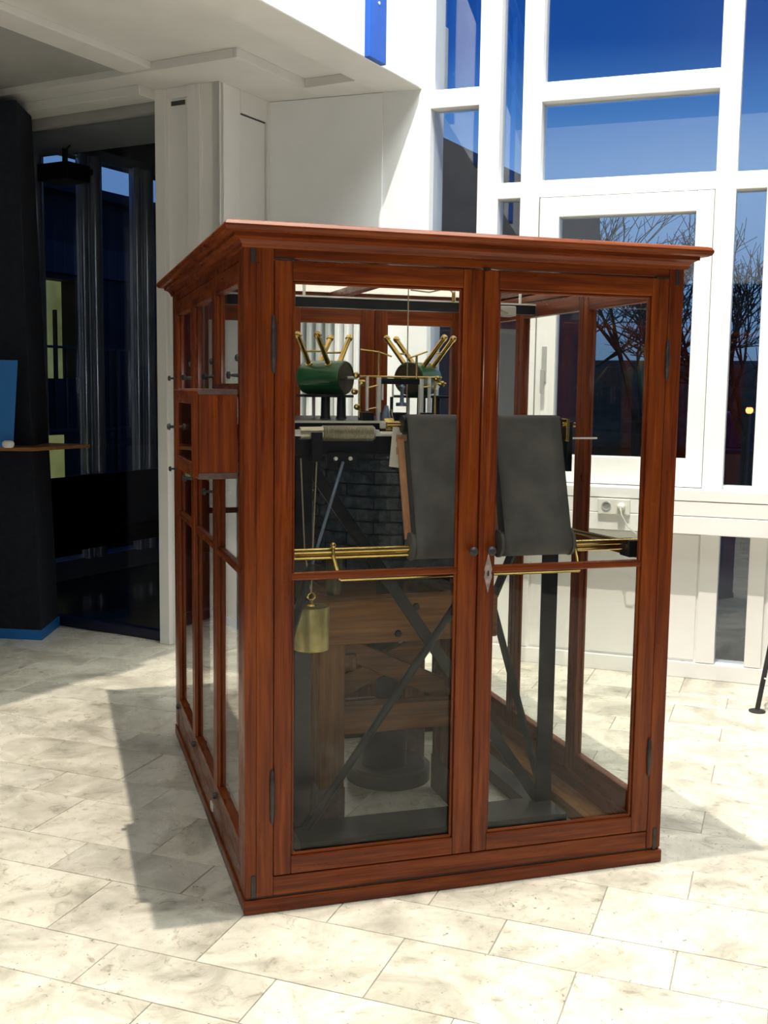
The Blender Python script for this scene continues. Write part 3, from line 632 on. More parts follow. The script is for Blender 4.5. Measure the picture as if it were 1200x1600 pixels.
BAY = [(0.086, 0.600), (0.602, 1.168), (1.170, D-0.086)]
def side_panel(xo, sgn, y0, y1, first):
    """xo = outer plane, sgn = +1 when the inside lies towards +x"""
    p = empty('side_panel', (xo, (y0+y1)/2, 0.11), parent=dc)
    X = lambda a, b_: (min(xo+sgn*a, xo+sgn*b_), max(xo+sgn*a, xo+sgn*b_))
    s_ = 0.036; xa, xb = X(0.002, 0.036); ga, gb = X(0.018, 0.022); ba, bb = X(0.008, 0.017)
    cb('stile', 'mahogany_z', xa, xb, y0, y0+s_, 0.113, 1.907, p, 0.004); cb('stile', 'mahogany_z', xa, xb, y1-s_, y1, 0.113, 1.907, p, 0.004)
    cb('rail', 'mahogany_y', xa, xb, y0+s_, y1-s_, 1.848, 1.907, p); cb('rail', 'mahogany_y', xa, xb, y0+s_, y1-s_, 0.113, 0.188, p)
    m0, m1 = X(0.006, 0.032); cb('rail', 'mahogany_y', m0, m1, y0+s_-.004, y1-s_+.004, 0.996, 1.020, p, 0.004)
    zs = [0.184, 0.998, 1.018, 1.852]
    if first:
        cb('rail', 'mahogany_y', xa, xb, y0+s_, y1-s_, 1.522, 1.562, p); zs = [0.184, 0.998, 1.018, 1.526, 1.558, 1.852]
    for a, b_ in zip(zs[::2], zs[1::2]): cb('pane', 'case_glass', ga, gb, y0+s_-.006, y1-s_+.006, a, b_, p, 0)
    for a in (y0+s_, y1-s_-0.009): cb('bead', 'mahogany_z', ba, bb, a, a+0.009, 0.188, 1.848, p, 0.003)
    if sgn > 0:
        for yk in (y0+0.018, y1-0.018):
            for zk in (1.585,) if first else (1.585, 1.20):
                MB().rev((xo, yk, zk), (-1, 0, 0), [(0, 0.006), (0.018, 0.004), (0.022, 0.004), (0.024, 0.011), (0.031, 0.011), (0.034, 0.006)], 12).build('turn_knob', 'black_rubber', p, smooth=True)
        MB().rev((xo, y0+0.018, 1.635), (-1, 0, 0), [(0, 0.011), (0.006, 0.010), (0.009, 0.005)], 12).build('screw_plate', 'dark_inlay', p, smooth=True)
        MB().rev((xo, y1-0.03, 0.155), (-1, 0, 0), [(0, 0.012), (0.010, 0.010), (0.013, 0.004)], 12).build('turn_knob', 'dark_inlay', p, smooth=True)
for i, (y0, y1) in enumerate(BAY): side_panel(0.0, 1, y0, y1, i == 0)
for i, (y0, y1) in enumerate(BAY): side_panel(W, -1, y0, y1, False)
B(-0.002, 0.004, 0.66, 0.70, 0.062, 0.090).build('side_lock', 'steel', dc, bevel=0.001)
xs = [0.086, 0.494, 0.900, W-0.053]
for k in range(3):
    p = empty('back_panel', ((xs[k]+xs[k+1])/2, D-0.02, 0.11), parent=dc); x0, x1 = xs[k]+.001, xs[k+1]-.001; s_ = 0.062
    cb('stile', 'mahogany_z', x0, x0+s_, D-0.038, D-0.004, 0.113, 1.907, p); cb('stile', 'mahogany_z', x1-s_, x1, D-0.038, D-0.004, 0.113, 1.907, p)
    cb('rail', 'mahogany_x', x0+s_, x1-s_, D-0.038, D-0.004, 1.842, 1.907, p); cb('rail', 'mahogany_x', x0+s_, x1-s_, D-0.038, D-0.004, 0.113, 0.188, p)
    cb('rail', 'mahogany_x', x0+s_, x1-s_, D-0.034, D-0.008, 0.996, 1.020, p)
    for a, b_ in ((0.184, 0.998), (1.018, 1.846)): cb('pane', 'case_glass', x0+s_-.005, x1-s_+.005, D-0.022, D-0.018, a, b_, p, 0)
# inner floor boards and skirting
cb('floor_board', 'brown_beam_y', 1.262, W-0.03, 0.04, D-0.04, 0.002, 0.055); cb('floor_board', 'brown_beam_y', 0.03, 0.10, 0.04, D-0.04, 0.002, 0.055)
# box on the left side
bx = empty('reading_box', (-0.06, 0.33, 1.29), parent=dc)
y0, y1, z0, z1, xo = 0.095, 0.585, 1.286, 1.545, -0.117
cb('front_board', 'mahogany_z', xo+0.002, -0.003, y0, y0+0.018, z0+0.018, z1-0.016, bx, 0.001)
cb('end_board', 'mahogany_z', xo+0.002, -0.003, y1-0.018, y1, z0+0.018, z1-0.016, bx, 0.001)
cb('bottom_board', 'end_grain', xo, -0.002, y0-0.002, y1+0.002, z0, z0+0.018, bx, 0.002)
cb('top_board', 'end_grain', xo, -0.002, y0-0.002, y1+0.002, z1-0.016, z1, bx, 0.002)
cb('frame_stile', 'mahogany_z', xo-0.014, xo+0.002, y0, y0+0.045, z0+0.004, z1-0.004, bx); cb('frame_stile', 'mahogany_z', xo-0.014, xo+0.002, y1-0.045, y1, z0+0.004, z1-0.004, bx)
cb('frame_rail', 'mahogany_y', xo-0.014, xo+0.002, y0+0.045, y1-0.045, z0+0.004, z0+0.044, bx); cb('frame_rail', 'mahogany_y', xo-0.014, xo+0.002, y0+0.045, y1-0.045, z1-0.044, z1-0.004, bx)
cb('pane', 'case_glass', xo-0.008, xo-0.004, y0+0.04, y1-0.04, z0+0.04, z1-0.04, bx, 0)
MB().rev((xo-0.014, y1-0.02, 1.42), (-1, 0, 0), [(0, 0.005), (0.012, 0.005), (0.016, 0.012), (0.024, 0.008)], 12).build('knob', 'black_rubber', bx, smooth=True)
# lamp rail under the roof
lr = empty('lamp_rail', (0.7, 0.95, 1.86), 'black lamp rail with loose wires below the roof of the display case', 'lamp rail')
pl_, pr_ = at(452, 471, 1.0), at(838, 487, 1.0)
B(0.05, W-0.05, 0.985, 1.015, pl_.z-0.018, pl_.z+0.018).build('rail', 'black_iron', lr, bevel=0.002)
B(0.05, W-0.05, 0.98, 1.02, pl_.z+0.018, pl_.z+0.024).build('top_strip', 'steel', lr)
for x_ in (0.40, 1.0, 1.28): MB().cyl((x_, 1.0, pl_.z+0.02), (x_, 1.0, 1.975), 0.006, 8).build('hanger', 'steel', lr, smooth=True)
for x_ in (0.985, 1.015): MB().cyl((x_, 0.97, pl_.z+0.02), (x_, 0.97, pl_.z+0.055), 0.006, 10).build('terminal', 'brass', lr, smooth=True)
wz = pl_.z
MB().path([(1.015, 0.97, wz+0.05), (1.04, 0.97, wz+0.072), (1.09, 0.96, wz+0.075), (1.14, 0.95, wz+0.05), (1.16, 0.94, wz+0.0), (1.20, 0.93, wz-0.02)], 0.003, 6).build('wire', 'string', lr, smooth=True)
MB().path([(0.985, 0.97, wz+0.05), (0.96, 0.96, wz+0.07), (0.88, 0.95, wz+0.05), (0.80, 0.94, wz+0.055)], 0.003, 6).build('wire', 'string', lr, smooth=True)
B(1.17, 1.24, 0.94, 1.0, wz-0.03, wz+0.01).build('junction_box', 'ceiling_grey', lr, bevel=0.006)
pc = at(590, 452, 0.75)

# ================================================================== SEISMOGRAPH
sg = empty('seismograph', (0.72, 1.0, 0), 'antique seismograph with black brick mass on iron frame', 'seismograph')
def sb_(name, mat, x0, x1, y0, y1, z0, z1, par=sg, bev=0.002): return B(x0, x1, y0, y1, z0, z1).build(name, mat, par, bevel=bev)
X0, X1, Y0, Y1, ZT = 0.238, 1.200, 0.43, 1.56, 1.335
for x_ in (X0, X1):
    for y_ in (Y0, Y1):
        s_ = 1 if x_ == X0 else -1; t_ = 1 if y_ == Y0 else -1
        sb_('frame_post', 'black_iron', min(x_, x_+s_*0.062), max(x_, x_+s_*0.062), min(y_, y_+t_*0.008), max(y_, y_+t_*0.008), 0, ZT)
        sb_('frame_post', 'black_iron', min(x_, x_+s_*0.008), max(x_, x_+s_*0.008), min(y_, y_+t_*0.062), max(y_, y_+t_*0.062), 0, ZT)
for ya, yb in ((0.30, 0.475), (Y1-0.06, Y1)): sb_('base_bar', 'black_iron', X0, X1, ya, yb, 0.001, 0.07)
for x_ in (X0, X1-0.07): sb_('base_bar', 'black_iron', x_, x_+0.07, Y0+0.06, Y1-0.06, 0.001, 0.05)
for y_ in (Y0-0.008, Y1-0.04): sb_('top_beam', 'black_iron', X0-0.01, X1+0.01, y_, y_+0.048, ZT, ZT+0.062)
for x_ in (X0, X1-0.048): sb_('top_beam', 'black_iron', x_, x_+0.048, Y0+0.04, Y1-0.04, ZT, ZT+0.062)
# X braces
MB().cyl((X0+0.03, Y0-0.02, 0.05), (X1-0.03, Y0-0.02, ZT), 0.014, 12).build('brace_pipe', 'black_iron', sg, smooth=True)
MB().cyl((X0+0.03+0.30*0.9, Y0-0.02, 0.05+0.4*0.0+0.385), (X1-0.03, Y0-0.02, ZT), 0.009, 12).build('brace_rod', 'blue_steel', sg, smooth=True)
MB().bar((X0+0.03, Y0+0.016, ZT), (X1-0.03, Y0+0.016, 0.05), 0.040, 0.010, side=(1, 0, 0.6)).build('brace', 'black_iron', sg)
for x_ in (X0+0.012, X1-0.012):
    MB().bar((x_, Y0+0.04, 0.06), (x_, Y1-0.04, ZT), 0.045, 0.010, side=(0, 1, -0.8)).build('brace', 'black_iron', sg)
    MB().bar((x_, Y0+0.04, ZT), (x_, Y1-0.04, 0.06), 0.045, 0.010, side=(0, 1, 0.8)).build('brace', 'black_iron', sg)
MB().bar((X0+0.03, Y1-0.016, ZT), (X1-0.03, Y1-0.016, 0.05), 0.040, 0.010, side=(1, 0, 0.6)).build('brace', 'black_iron', sg)
MB().bar((X0+0.03, Y1-0.03, 0.05), (X1-0.03, Y1-0.03, ZT), 0.040, 0.010, side=(1, 0, -0.6)).build('brace', 'black_iron', sg)
# thin guy rod in front
g0, g1 = at(536, 722, 0.40), at(430, 1072, 0.12)
mid_ = g0.lerp(g1, 0.48)
MB().cyl(g0, mid_, 0.0052, 10).build('guy_rod', 'blue_steel', sg, smooth=True)
MB().cyl(mid_, g1, 0.0135, 10).build('guy_rod_sleeve', 'black_iron', sg, smooth=True)
sb_('bracket', 'black_iron', g0.x-0.05, g0.x+0.05, 0.405, 0.42, g0.z-0.02, ZT+0.01)
for dx in (-0.024, 0.026): MB().rev((g0.x+dx, 0.405, ZT-0.012), (0, -1, 0), [(0, 0.007), (0.008, 0.006), (0.010, 0.003)], 10).build('bolt', 'steel', sg, smooth=True)
# mass of black bricks
MC = Vector((0.757, 1.0, 0)); RM = 0.315
ms = MB().rev((MC.x, MC.y, 0.86), (0, 0, 1), [(0, RM-0.03), (0.02, RM-0.008), (0.50, RM-0.008), (0.50, 0.05)], 48).build('mass_drum', 'black_iron', sg, smooth=True)
MB().rev((MC.x, MC.y, 0.855), (0, 0, 1), [(0, RM+0.005), (0.028, RM+0.005)], 48).build('rim_ring', 'black_iron', ms, smooth=True)
RH = 0.0455; NB = 9
brick = {}
for st in (0, 1):
    brick[st] = None
for row in range(10):
    zb = 0.888 + row*RH; jit = 0.0 if row % 2 == 0 else math.pi/NB
    for k in range(NB):
        a0 = -math.pi/2 - 0.17 + jit + k*2*math.pi/NB + 0.009; a1 = a0 + 2*math.pi/NB - 0.018
        if math.sin((a0+a1)/2) > 0.75: continue      # rear of the drum
        n = 5; ro = RM + random.uniform(-0.0015, 0.0015); vs = []
        for z in (zb+0.0026, zb+RH-0.0026):
            for r_ in (RM-0.022, ro):
                for i in range(n+1):
                    a = a0 + (a1-a0)*i/n; vs.append(Vector((MC.x + r_*math.cos(a), MC.y + r_*math.sin(a), z)))
        m_ = n+1; fs = []
        for i in range(n):
            fs += [(m_+i, m_+i+1, 3*m_+i+1, 3*m_+i), (i, 2*m_+i, 2*m_+i+1, i+1), (2*m_+i, 3*m_+i, 3*m_+i+1, 2*m_+i+1), (i, i+1, m_+i+1, m_+i)]
        fs += [(0, m_, 3*m_, 2*m_), (n, 2*m_+n, 3*m_+n, m_+n)]
        MB().add(vs, fs).build('brick', 'black_brick', ms)
MB().cyl((MC.x, MC.y, 0.20), (MC.x, MC.y, 0.86), 0.055, 18).build('centre_stem', 'black_iron', sg, smooth=True)
MB().rev((MC.x, MC.y, 0.56), (0, 0, 1), [(0, 0.16), (0.10, 0.16)], 28).build('cone_collar', 'black_iron', sg, smooth=True)
MB().rev((MC.x, MC.y, 0.001), (0, 0, 1), [(0, 0.168), (0.055, 0.168), (0.062, 0.160), (0.062, 0.09)], 40).build('base_disc', 'black_iron', sg, smooth=True)
MB().rev((MC.x-0.02, MC.y, 0.06), (0, 0, 1), [(0, 0.092), (0.19, 0.092)], 30).build('base_pedestal', 'black_iron', sg, smooth=True)
c1 = at(627, 1000, 0.80)
MB().cyl((c1.x, 0.80, c1.z-0.10), (c1.x, 0.80, c1.z+0.02), 0.010, 14).build('adjusting_screw', 'steel', sg, smooth=True)
# timber trestle
LX0, LX1, RX0, RX1 = 0.362, 0.460, 0.880, 0.975
for x0, x1 in ((LX0, LX1), (RX0, RX1)):
    for y0, y1 in ((0.57, 0.84), (1.18, 1.42)):
        m_ = MB().hexa([Vector(p) for p in ((x0, y0, 0.001), (x1, y0, 0.001), (x1, y1, 0.001), (x0, y1, 0.001))], [Vector(p) for p in ((x0, y0, 0.14), (x1, y0, 0.14), (x1, y1, 0.14), (x0, y1, 0.14))])
        m_.build('trestle_foot', 'end_grain', sg, bevel=0.004)
        sb_('trestle_leg', 'brown_beam_z', x0+0.003, x1-0.003, y0+0.003, y1-0.003, 0.14, 0.66, bev=0.004)
for y0 in (0.555, 1.25): sb_('trestle_beam', 'brown_beam_x', LX0-0.03, RX1+0.05, y0, y0+0.11, 0.66, 0.815, bev=0.005)
for x0 in (LX0, RX0): sb_('trestle_beam', 'brown_beam_y', x0, x0+0.10, 0.665, 1.25, 0.665, 0.80, bev=0.005)
sb_('trestle_rail', 'brown_beam_x', LX1-.005, RX0+.005, 0.62, 0.70, 0.315, 0.415, bev=0.004); sb_('trestle_rail', 'brown_beam_x', LX1-.005, RX0+.005, 1.24, 1.32, 0.315, 0.415, bev=0.004)
MB().bar((LX1-0.02, 0.74, 0.635), (RX0+0.02, 0.74, 0.42), 0.05, 0.075, side=(0, 1, 0)).build('trestle_brace', 'brown_beam_x', sg, bevel=0.003)
MB().bar((LX1-0.02, 0.795, 0.42), (RX0+0.02, 0.795, 0.635), 0.05, 0.075, side=(0, 1, 0)).build('trestle_brace', 'brown_beam_x', sg, bevel=0.003)
MB().bar((0.50, 0.69, 0.56), (0.60, 1.24, 0.56), 0.06, 0.06).build('trestle_brace', 'brown_beam_y', sg, bevel=0.003)
for px, py in ((650, 948), (622, 990)):
    q = at(px, py, 0.555); MB().rev((q.x, 0.556, q.z), (0, -1, 0), [(0, 0.014), (0.008, 0.012), (0.012, 0.006)], 12).build('bolt', 'black_iron', sg, smooth=True)
# table top and mechanism
q = at(500, 656, 0.66)
sb_('table_plate', 'black_iron', X0+0.02, X1-0.02, 0.64, 1.42, q.z-0.035, q.z-0.004)
sb_('table_edge', 'steel', X0+0.02, 0.72, 0.634, 0.640, q.z-0.010, q.z-0.002, bev=0)
for x_ in (X0+0.10, 0.72, X1-0.10):
    for y_ in (0.70, 1.36): MB().cyl((x_, y_, ZT+0.03), (x_, y_, q.z-0.03), 0.02, 12).build('table_leg', 'black_iron', sg, smooth=True)
ZP = q.z-0.004
# threaded drum
a_, b_ = at(468, 677, 0.42), at(585, 676, 0.42)
prof = []; L = (b_-a_).length; nt_ = 30
for i in range(nt_):
    t = 0.30*L + 0.68*L*i/nt_; prof += [(t, 0.0235), (t+0.34*L/nt_, 0.0265)]
prof = [(0, 0.021), (0.28*L, 0.022)] + prof + [(L, 0.020)]
MB().rev((a_.x, 0.42, a_.z), (1, 0, 0), prof, 20).build('threaded_drum', 'coil_steel', sg, smooth=False)
MB().cyl((a_.x-0.06, 0.42, a_.z), (b_.x+0.10, 0.42, a_.z), 0.006, 10).build('drum_axle', 'steel', sg, smooth=True)
for x_ in (a_.x-0.006, b_.x+0.004): MB().hexa([Vector((x_-.016, 0.40, ZT+.062)), Vector((x_+.016, 0.40, ZT+.062)), Vector((x_+.016, 0.44, ZT+.062)), Vector((x_-.016, 0.44, ZT+.062))],
    [Vector((x_-.008, 0.405, a_.z+.012)), Vector((x_+.008, 0.405, a_.z+.012)), Vector((x_+.008, 0.435, a_.z+.012)), Vector((x_-.008, 0.435, a_.z+.012))]).build('drum_bearing', 'steel', sg)
MB().cyl((X0, 0.405, ZT+0.066), (0.62, 0.405, ZT+0.066), 0.005, 8).build('guide_rod', 'steel', sg, smooth=True)
bk = at(494, 702, 0.40); sb_('cable_block', 'black_iron', bk.x-0.018, bk.x+0.018, 0.385, 0.415, bk.z-0.04, bk.z+0.055)
# green damping drums
def damper(name, centre, ax, rad, L, end_sign, tubes):
    """ax horizontal axis; tubes rise in a V across the axis"""
    ax = Vector(ax).normalized(); side = Vector((-ax.y, ax.x, 0)); c = Vector(centre)
    o = MB().rev(c-ax*(L/2), ax, [(0, rad*0.72), (0.012, rad*0.92), (0.026, rad), (L-0.004, rad), (L, rad*0.97)] if end_sign > 0 else [(0, rad*0.97), (0.004, rad), (L-0.026, rad), (L-0.012, rad*0.92), (L, rad*0.72)], 32).build(name, 'green_enamel', sg, smooth=True)
    e = c + ax*(end_sign*(L/2))
    MB().rev(e, ax*end_sign, [(0, rad*0.94), (0.004, rad*0.94), (0.004, rad*0.85), (0.001, rad*0.83)], 32).build('end_cap', 'drum_end', o, smooth=True)
    MB().bar(e + ax*end_sign*0.006 - side*rad*0.9, e + ax*end_sign*0.006 + side*rad*0.9, 0.008, 0.010).build('end_bar', 'drum_end', o)
    MB().cyl(e, e + ax*end_sign*0.05, 0.006, 10).build('piston_rod', 'steel', o, smooth=True)
    for t, s_, ln in tubes:
        d = (side*s_*0.62 + Vector((0, 0, 0.78))).normalized(); p = c + ax*t + d*(rad*0.93)
        tb = MB().rev(p, d, [(0, 0.0125), (0.008, 0.0125), (0.009, 0.0098), (ln-0.02, 0.0098), (ln-0.019, 0.0125), (ln-0.006, 0.0125), (ln, 0.008)], 14).build('brass_tube', 'brass', o, smooth=True)
        MB().cyl(p + d*(ln-0.013) - ax*0.016, p + d*(ln-0.013) + ax*0.016, 0.004, 8).build('cap_screw', 'brass', tb, smooth=True)
    for s_ in (1, -1):
        p1 = c + ax*tubes[0][0] + (side*s_*0.62 + Vector((0, 0, 0.78))).normalized()*(rad+0.06); p2 = c + ax*tubes[1][0] + (side*s_*0.62 + Vector((0, 0, 0.78))).normalized()*(rad+0.06)
        MB().cyl(p1, p2, 0.004, 8).build('tube_link', 'brass', o, smooth=True)
    return o
cA = at(506, 590, 1.02); cB = at(655, 592, 1.02)
TB = lambda k: [(-k, 1, 0.15), (k, 1, 0.15), (-k, -1, 0.15), (k, -1, 0.15)]
damper('damping_drum', cA, (0.72, -0.69, 0), 0.064, 0.19, 1, TB(0.042))
damper('damping_drum', cB, (0.70, 0.71, 0), 0.064, 0.19, -1, TB(0.042))
for c in (cA, cB):
    zb = c.z-0.062
    sb_('drum_shelf', 'black_iron', c.x-0.09, c.x+0.10, c.y-0.07, c.y+0.07, zb-0.012, zb-0.002)
    for dx in (0.0, 0.062): MB().rev((c.x+dx, c.y-0.03, ZP), (0, 0, 1), [(0, 0.022), (0.01, 0.018), (zb-0.012-ZP, 0.017)], 14).build('drum_pillar', 'black_iron', sg, smooth=True)
    for dx in (-0.03, 0.03): MB().cyl((c.x+dx, c.y+0.04, ZP), (c.x+dx, c.y+0.04, zb-0.01), 0.006, 8).build('drum_pillar', 'steel', sg, smooth=True)
# writing gear: brass stand of rods in the middle
YM = 0.74
def vrod(px, y0p, y1p, r, mat, y=YM):
    a, b_2 = at(px, y0p, y), at(px, y1p, y); MB().cyl((a.x, y, a.z), (a.x, y, b_2.z), r, 10).build('stand_rod', mat, sg, smooth=True)
for px, a, b_2, r, mt in ((562, 592, 652, 0.0045, 'brass'), (574, 588, 642, 0.006, 'steel'), (592, 548, 590, 0.0035, 'brass'), (592, 590, 664, 0.009, 'steel'), (598, 598, 625, 0.004, 'steel'),
                          (614, 598, 622, 0.0035, 'steel'), (651, 556, 592, 0.0045, 'brass'), (658, 592, 648, 0.010, 'steel'), (671, 590, 648, 0.0065, 'steel'), (680, 595, 648, 0.004, 'brass'), (612, 620, 690, 0.006, 'black_iron')):
    vrod(px, a, b_2, r, mt)
a, b_2 = at(556, 588, YM), at(690, 588, YM); MB().cyl((a.x, YM, a.z), (b_2.x, YM, a.z), 0.004, 10).build('cross_rod', 'brass', sg, smooth=True)
sb_('cross_plate', 'black_iron', at(596, 590, YM).x, at(656, 590, YM).x, YM-0.006, YM+0.006, at(596, 600, YM).z, at(596, 591, YM).z)
for px, py, px2, py2 in ((563, 546, 592, 550), (592, 550, 612, 557), (640, 559, 652, 555), (652, 555, 668, 549), (574, 606, 590, 602), (574, 640, 588, 637), (660, 605, 672, 604), (681, 600, 697, 599)):
    MB().cyl(at(px, py, YM), at(px2, py2, YM-0.01), 0.003, 8).build('lever', 'brass', sg, smooth=True)
for px, py in ((557, 586), (566, 598), (683, 592), (690, 600), (554, 612), (558, 636)):
    c = at(px, py, YM); MB().rev((c.x, YM-0.012, c.z), (0, 1, 0), [(0, 0.004), (0.003, 0.011), (0.018, 0.011), (0.022, 0.004)], 12).build('thumb_screw', 'brass', sg, smooth=True)
for px in (572, 603, 622, 664):
    c = at(px, 648, YM); sb_('foot_block', 'black_iron', c.x-0.022, c.x+0.022, YM-0.03, YM+0.03, ZP, ZP+0.030)
c = at(628, 626, YM); MB().rev((c.x, YM, c.z-0.02), (0, 0, 1), [(0, 0.022), (0.012, 0.022), (0.014, 0.008), (0.06, 0.006), (0.07, 0.012), (0.08, 0.004)], 16).build('clamp_cup', 'blue_steel', sg, smooth=True)
c = at(604, 641, 0.70); MB().rev((c.x, 0.70, ZP), (0, 0, 1), [(0, 0.02), (0.01, 0.018), (0.055, 0.006)], 16).build('pivot_cone', 'blue_steel', sg, smooth=True)
c = at(608, 668, 0.48); MB().rev((c.x-0.02, 0.48, c.z), (1, 0, 0), [(0, 0.028), (0.006, 0.032), (0.03, 0.032), (0.036, 0.022)], 20).build('gear_wheel', 'brass', sg, smooth=True)
c = at(599, 664, 0.47); sb_('gear_block', 'paper', c.x-0.012, c.x+0.010, 0.455, 0.475, c.z-0.012, c.z+0.012)
# smoked paper belts on rollers
ZB, YB, RB = 1.062, 0.160, 0.040; ZU, YU, RU = 1.441, 0.262, 0.030
def belt(x0, x1):
    o = empty('paper_belt', ((x0+x1)/2, 0.3, 1.0), parent=sg)
    d = Vector((0, YB-YU, ZB-ZU)); a = math.atan2(d.z, d.y)
    def arc(cy, cz, r, t0, t1, n): return [(cy + r*math.cos(t0+(t1-t0)*i/n), cz + r*math.sin(t0+(t1-t0)*i/n)) for i in range(n+1)]
    nrm = a - math.pi/2                        # towards the front side
    loop = arc(YU, ZU, RU, nrm+math.pi, nrm, 10)[::1]
    loop = arc(YU, ZU, RU+0.001, nrm+math.pi, nrm+2*math.pi, 10) if False else None
    # front run faces (-y); build the loop as points round both rollers
    nf = Vector((0, -math.sin(-a), -math.cos(a))) 
    f = Vector((0, d.z, -d.y)).normalized()
    if f.y > 0: f = -f
    ang = math.atan2(f.z, f.y)                 # outward direction of the front run
    top_ = [(YU + (RU+.001)*math.cos(ang - math.pi*i/10), ZU + (RU+.001)*math.sin(ang - math.pi*i/10)) for i in range(11)]
    bot_ = [(YB + (RB+.001)*math.cos(ang + math.pi*i/10), ZB + (RB+.001)*math.sin(ang + math.pi*i/10)) for i in range(11)]
    pts = top_[::-1] + bot_                    # back over top to the front run, down and round the lower roller
    n = len(pts); vs = []; fs = []
    nx = 6
    for i, (y, z) in enumerate(pts):
        for j in range(nx+1): vs.append(Vector((x0 + (x1-x0)*j/nx, y, z)))
    for i in range(n):
        for j in range(nx):
            k = (i+1) % n; fs.append((i*(nx+1)+j, i*(nx+1)+j+1, k*(nx+1)+j+1, k*(nx+1)+j))
    b_ = MB().add(vs, fs).build('paper_loop', 'smoked_paper', o, smooth=True)
    md = b_.modifiers.new('thickness', 'SOLIDIFY'); md.thickness = 0.0012; md.offset = 0
    MB().rev((x0-0.012, YU, ZU), (1, 0, 0), [(0, 0.012), (0.002, 0.028), (x1-x0+0.022, 0.028), (x1-x0+0.024, 0.012)], 24).build('upper_roller', 'black_iron', o, smooth=True)
    MB().rev((x0-0.016, YB, ZB), (1, 0, 0), [(0, 0.030), (0.003, 0.044), (0.012, 0.044), (0.013, 0.037), (x1-x0+0.019, 0.037), (x1-x0+0.020, 0.044), (x1-x0+0.029, 0.044), (x1-x0+0.032, 0.030)], 28).build('lower_roller', 'smoked_paper', o, smooth=True)
    for x_ in (x0-0.010, x1+0.006): MB().bar((x_, YU+0.01, ZU-0.05), (x_, YB+0.02, ZB+0.02), 0.020, 0.012, side=(1, 0, 0)).build('side_strip', 'pale_wood', o)
    return o
belt(0.560, 0.800); belt(0.858, 1.092)
MB().cyl((0.50, YU, ZU), (1.16, YU, ZU), 0.008, 12).build('roller_axle', 'brass', sg, smooth=True)
MB().cyl((1.13, YU, ZU-0.045), (1.245, YU, ZU-0.045), 0.003, 8).build('drive_pin', 'steel', sg, smooth=True)
sb_('axle_bracket', 'brass', 1.120, 1.132, YU-0.02, YU+0.02, ZU-0.055, ZU+0.02)
sb_('axle_post', 'black_iron', 1.130, 1.150, YU-0.01, Y0+0.02, ZT-0.05, ZT+0.02); sb_('axle_post', 'black_iron', 1.130, 1.150, YU-0.01, YU+0.02, ZT-0.05, ZU+0.01); sb_('axle_post', 'black_iron', 0.820, 0.836, YU-0.01, Y0+0.02, ZT-0.05, ZT+0.02); sb_('axle_post', 'black_iron', 0.820, 0.836, YU-0.01, YU+0.02, ZT-0.05, ZU+0.01)
for zz in (1.395, 1.355): sb_('belt_lath', 'pale_wood', 0.545, 0.575, 0.28, 0.30, zz-0.012, zz+0.012)
# brass carriage rods
for yy, zz, r in ((YB-0.012, ZB-0.004, 0.010), (YB+0.0, ZB-0.022, 0.011)):
    MB().cyl((0.09, yy, zz), (0.562, yy, zz), r, 14).build('carriage_rod', 'brass', sg, smooth=True); MB().cyl((1.11, yy, zz), (W-0.042, yy, zz), r, 14).build('carriage_rod', 'brass', sg, smooth=True)
MB().cyl((0.50, YB-0.005, ZB-0.012), (1.14, YB-0.005, ZB-0.012), 0.006, 10).build('roller_axle', 'brass', sg, smooth=True)
l0, l1 = at(531, 905, YB-0.01), at(905, 892, YB-0.01)
MB().cyl(l0, Vector((l1.x, l0.y, l0.z)), 0.0085, 12).build('lower_rod', 'brass', sg, smooth=True)
for x_, top_z in ((l0.x-0.006, ZB+0.012), (l1.x-0.006, ZB)):
    MB().path([(x_-0.02, YB-0.024, top_z), (x_-0.018, YB-0.026, ZB-0.02), (x_+0.006, YB-0.012, l0.z)], 0.005, 8).build('hook', 'brass', sg, smooth=True)
MB().sphere((l0.x-0.026, YB-0.024, ZB+0.014), 0.010).build('hook_knob', 'brass', sg, smooth=True)
sb_('rod_block', 'black_iron', W-0.085, W-0.042, YB-0.035, YB+0.03, ZB-0.055, ZB+0.002)
MB().cyl((W-0.062, YB+0.02, ZB-0.014), (W-0.062, 0.80, ZB-0.03), 0.009, 10).build('side_rod', 'brass', sg, smooth=True)
# counterweight block behind the beam and cords
c = at(522, 903, 0.62); MB().rev((c.x, 0.62, c.z-0.06), (0, 0, 1), [(0, 0.026), (0.012, 0.03), (0.12, 0.03), (0.13, 0.024)], 16).build('counterweight', 'drum_end', sg, smooth=True)
MB().cyl((0.745, 0.80, 1.46), (0.745, 0.80, 1.955), 0.0022, 6).build('hanging_wire', 'string', sg)

# hanging brass weight and its cords
c = at(486, 978, 0.36)
wt = empty('brass_weight', (c.x, 0.36, c.z-0.075), 'hanging greenish brass cylinder weight with ring on top', 'weight')
MB().rev((c.x, 0.36, c.z-0.078), (0, 0, 1), [(0, 0.054), (0.003, 0.060), (0.138, 0.060), (0.144, 0.058), (0.146, 0.02)], 32).build('body', 'aged_brass', wt, smooth=True)
MB().rev((c.x, 0.36, c.z+0.066), (0, 0, 1), [(0, 0.020), (0.006, 0.014), (0.010, 0.006), (0.022, 0.005)], 16).build('collar', 'brass', wt, smooth=True)
MB().path([(c.x+0.012*math.cos(t*math.pi/8), 0.36, c.z+0.098+0.012*math.sin(t*math.pi/8)) for t in range(17)], 0.0035, 8).build('ring', 'brass', wt, smooth=True)
MB().path([(c.x, 0.36, c.z+0.108), at(476, 860, 0.37), at(470, 716, 0.40)], 0.0022, 6).build('cord', 'string', wt)
MB().path([(c.x, 0.36, c.z+0.108), at(489, 850, 0.37), at(495, 718, 0.40)], 0.0022, 6).build('cord', 'string', wt)

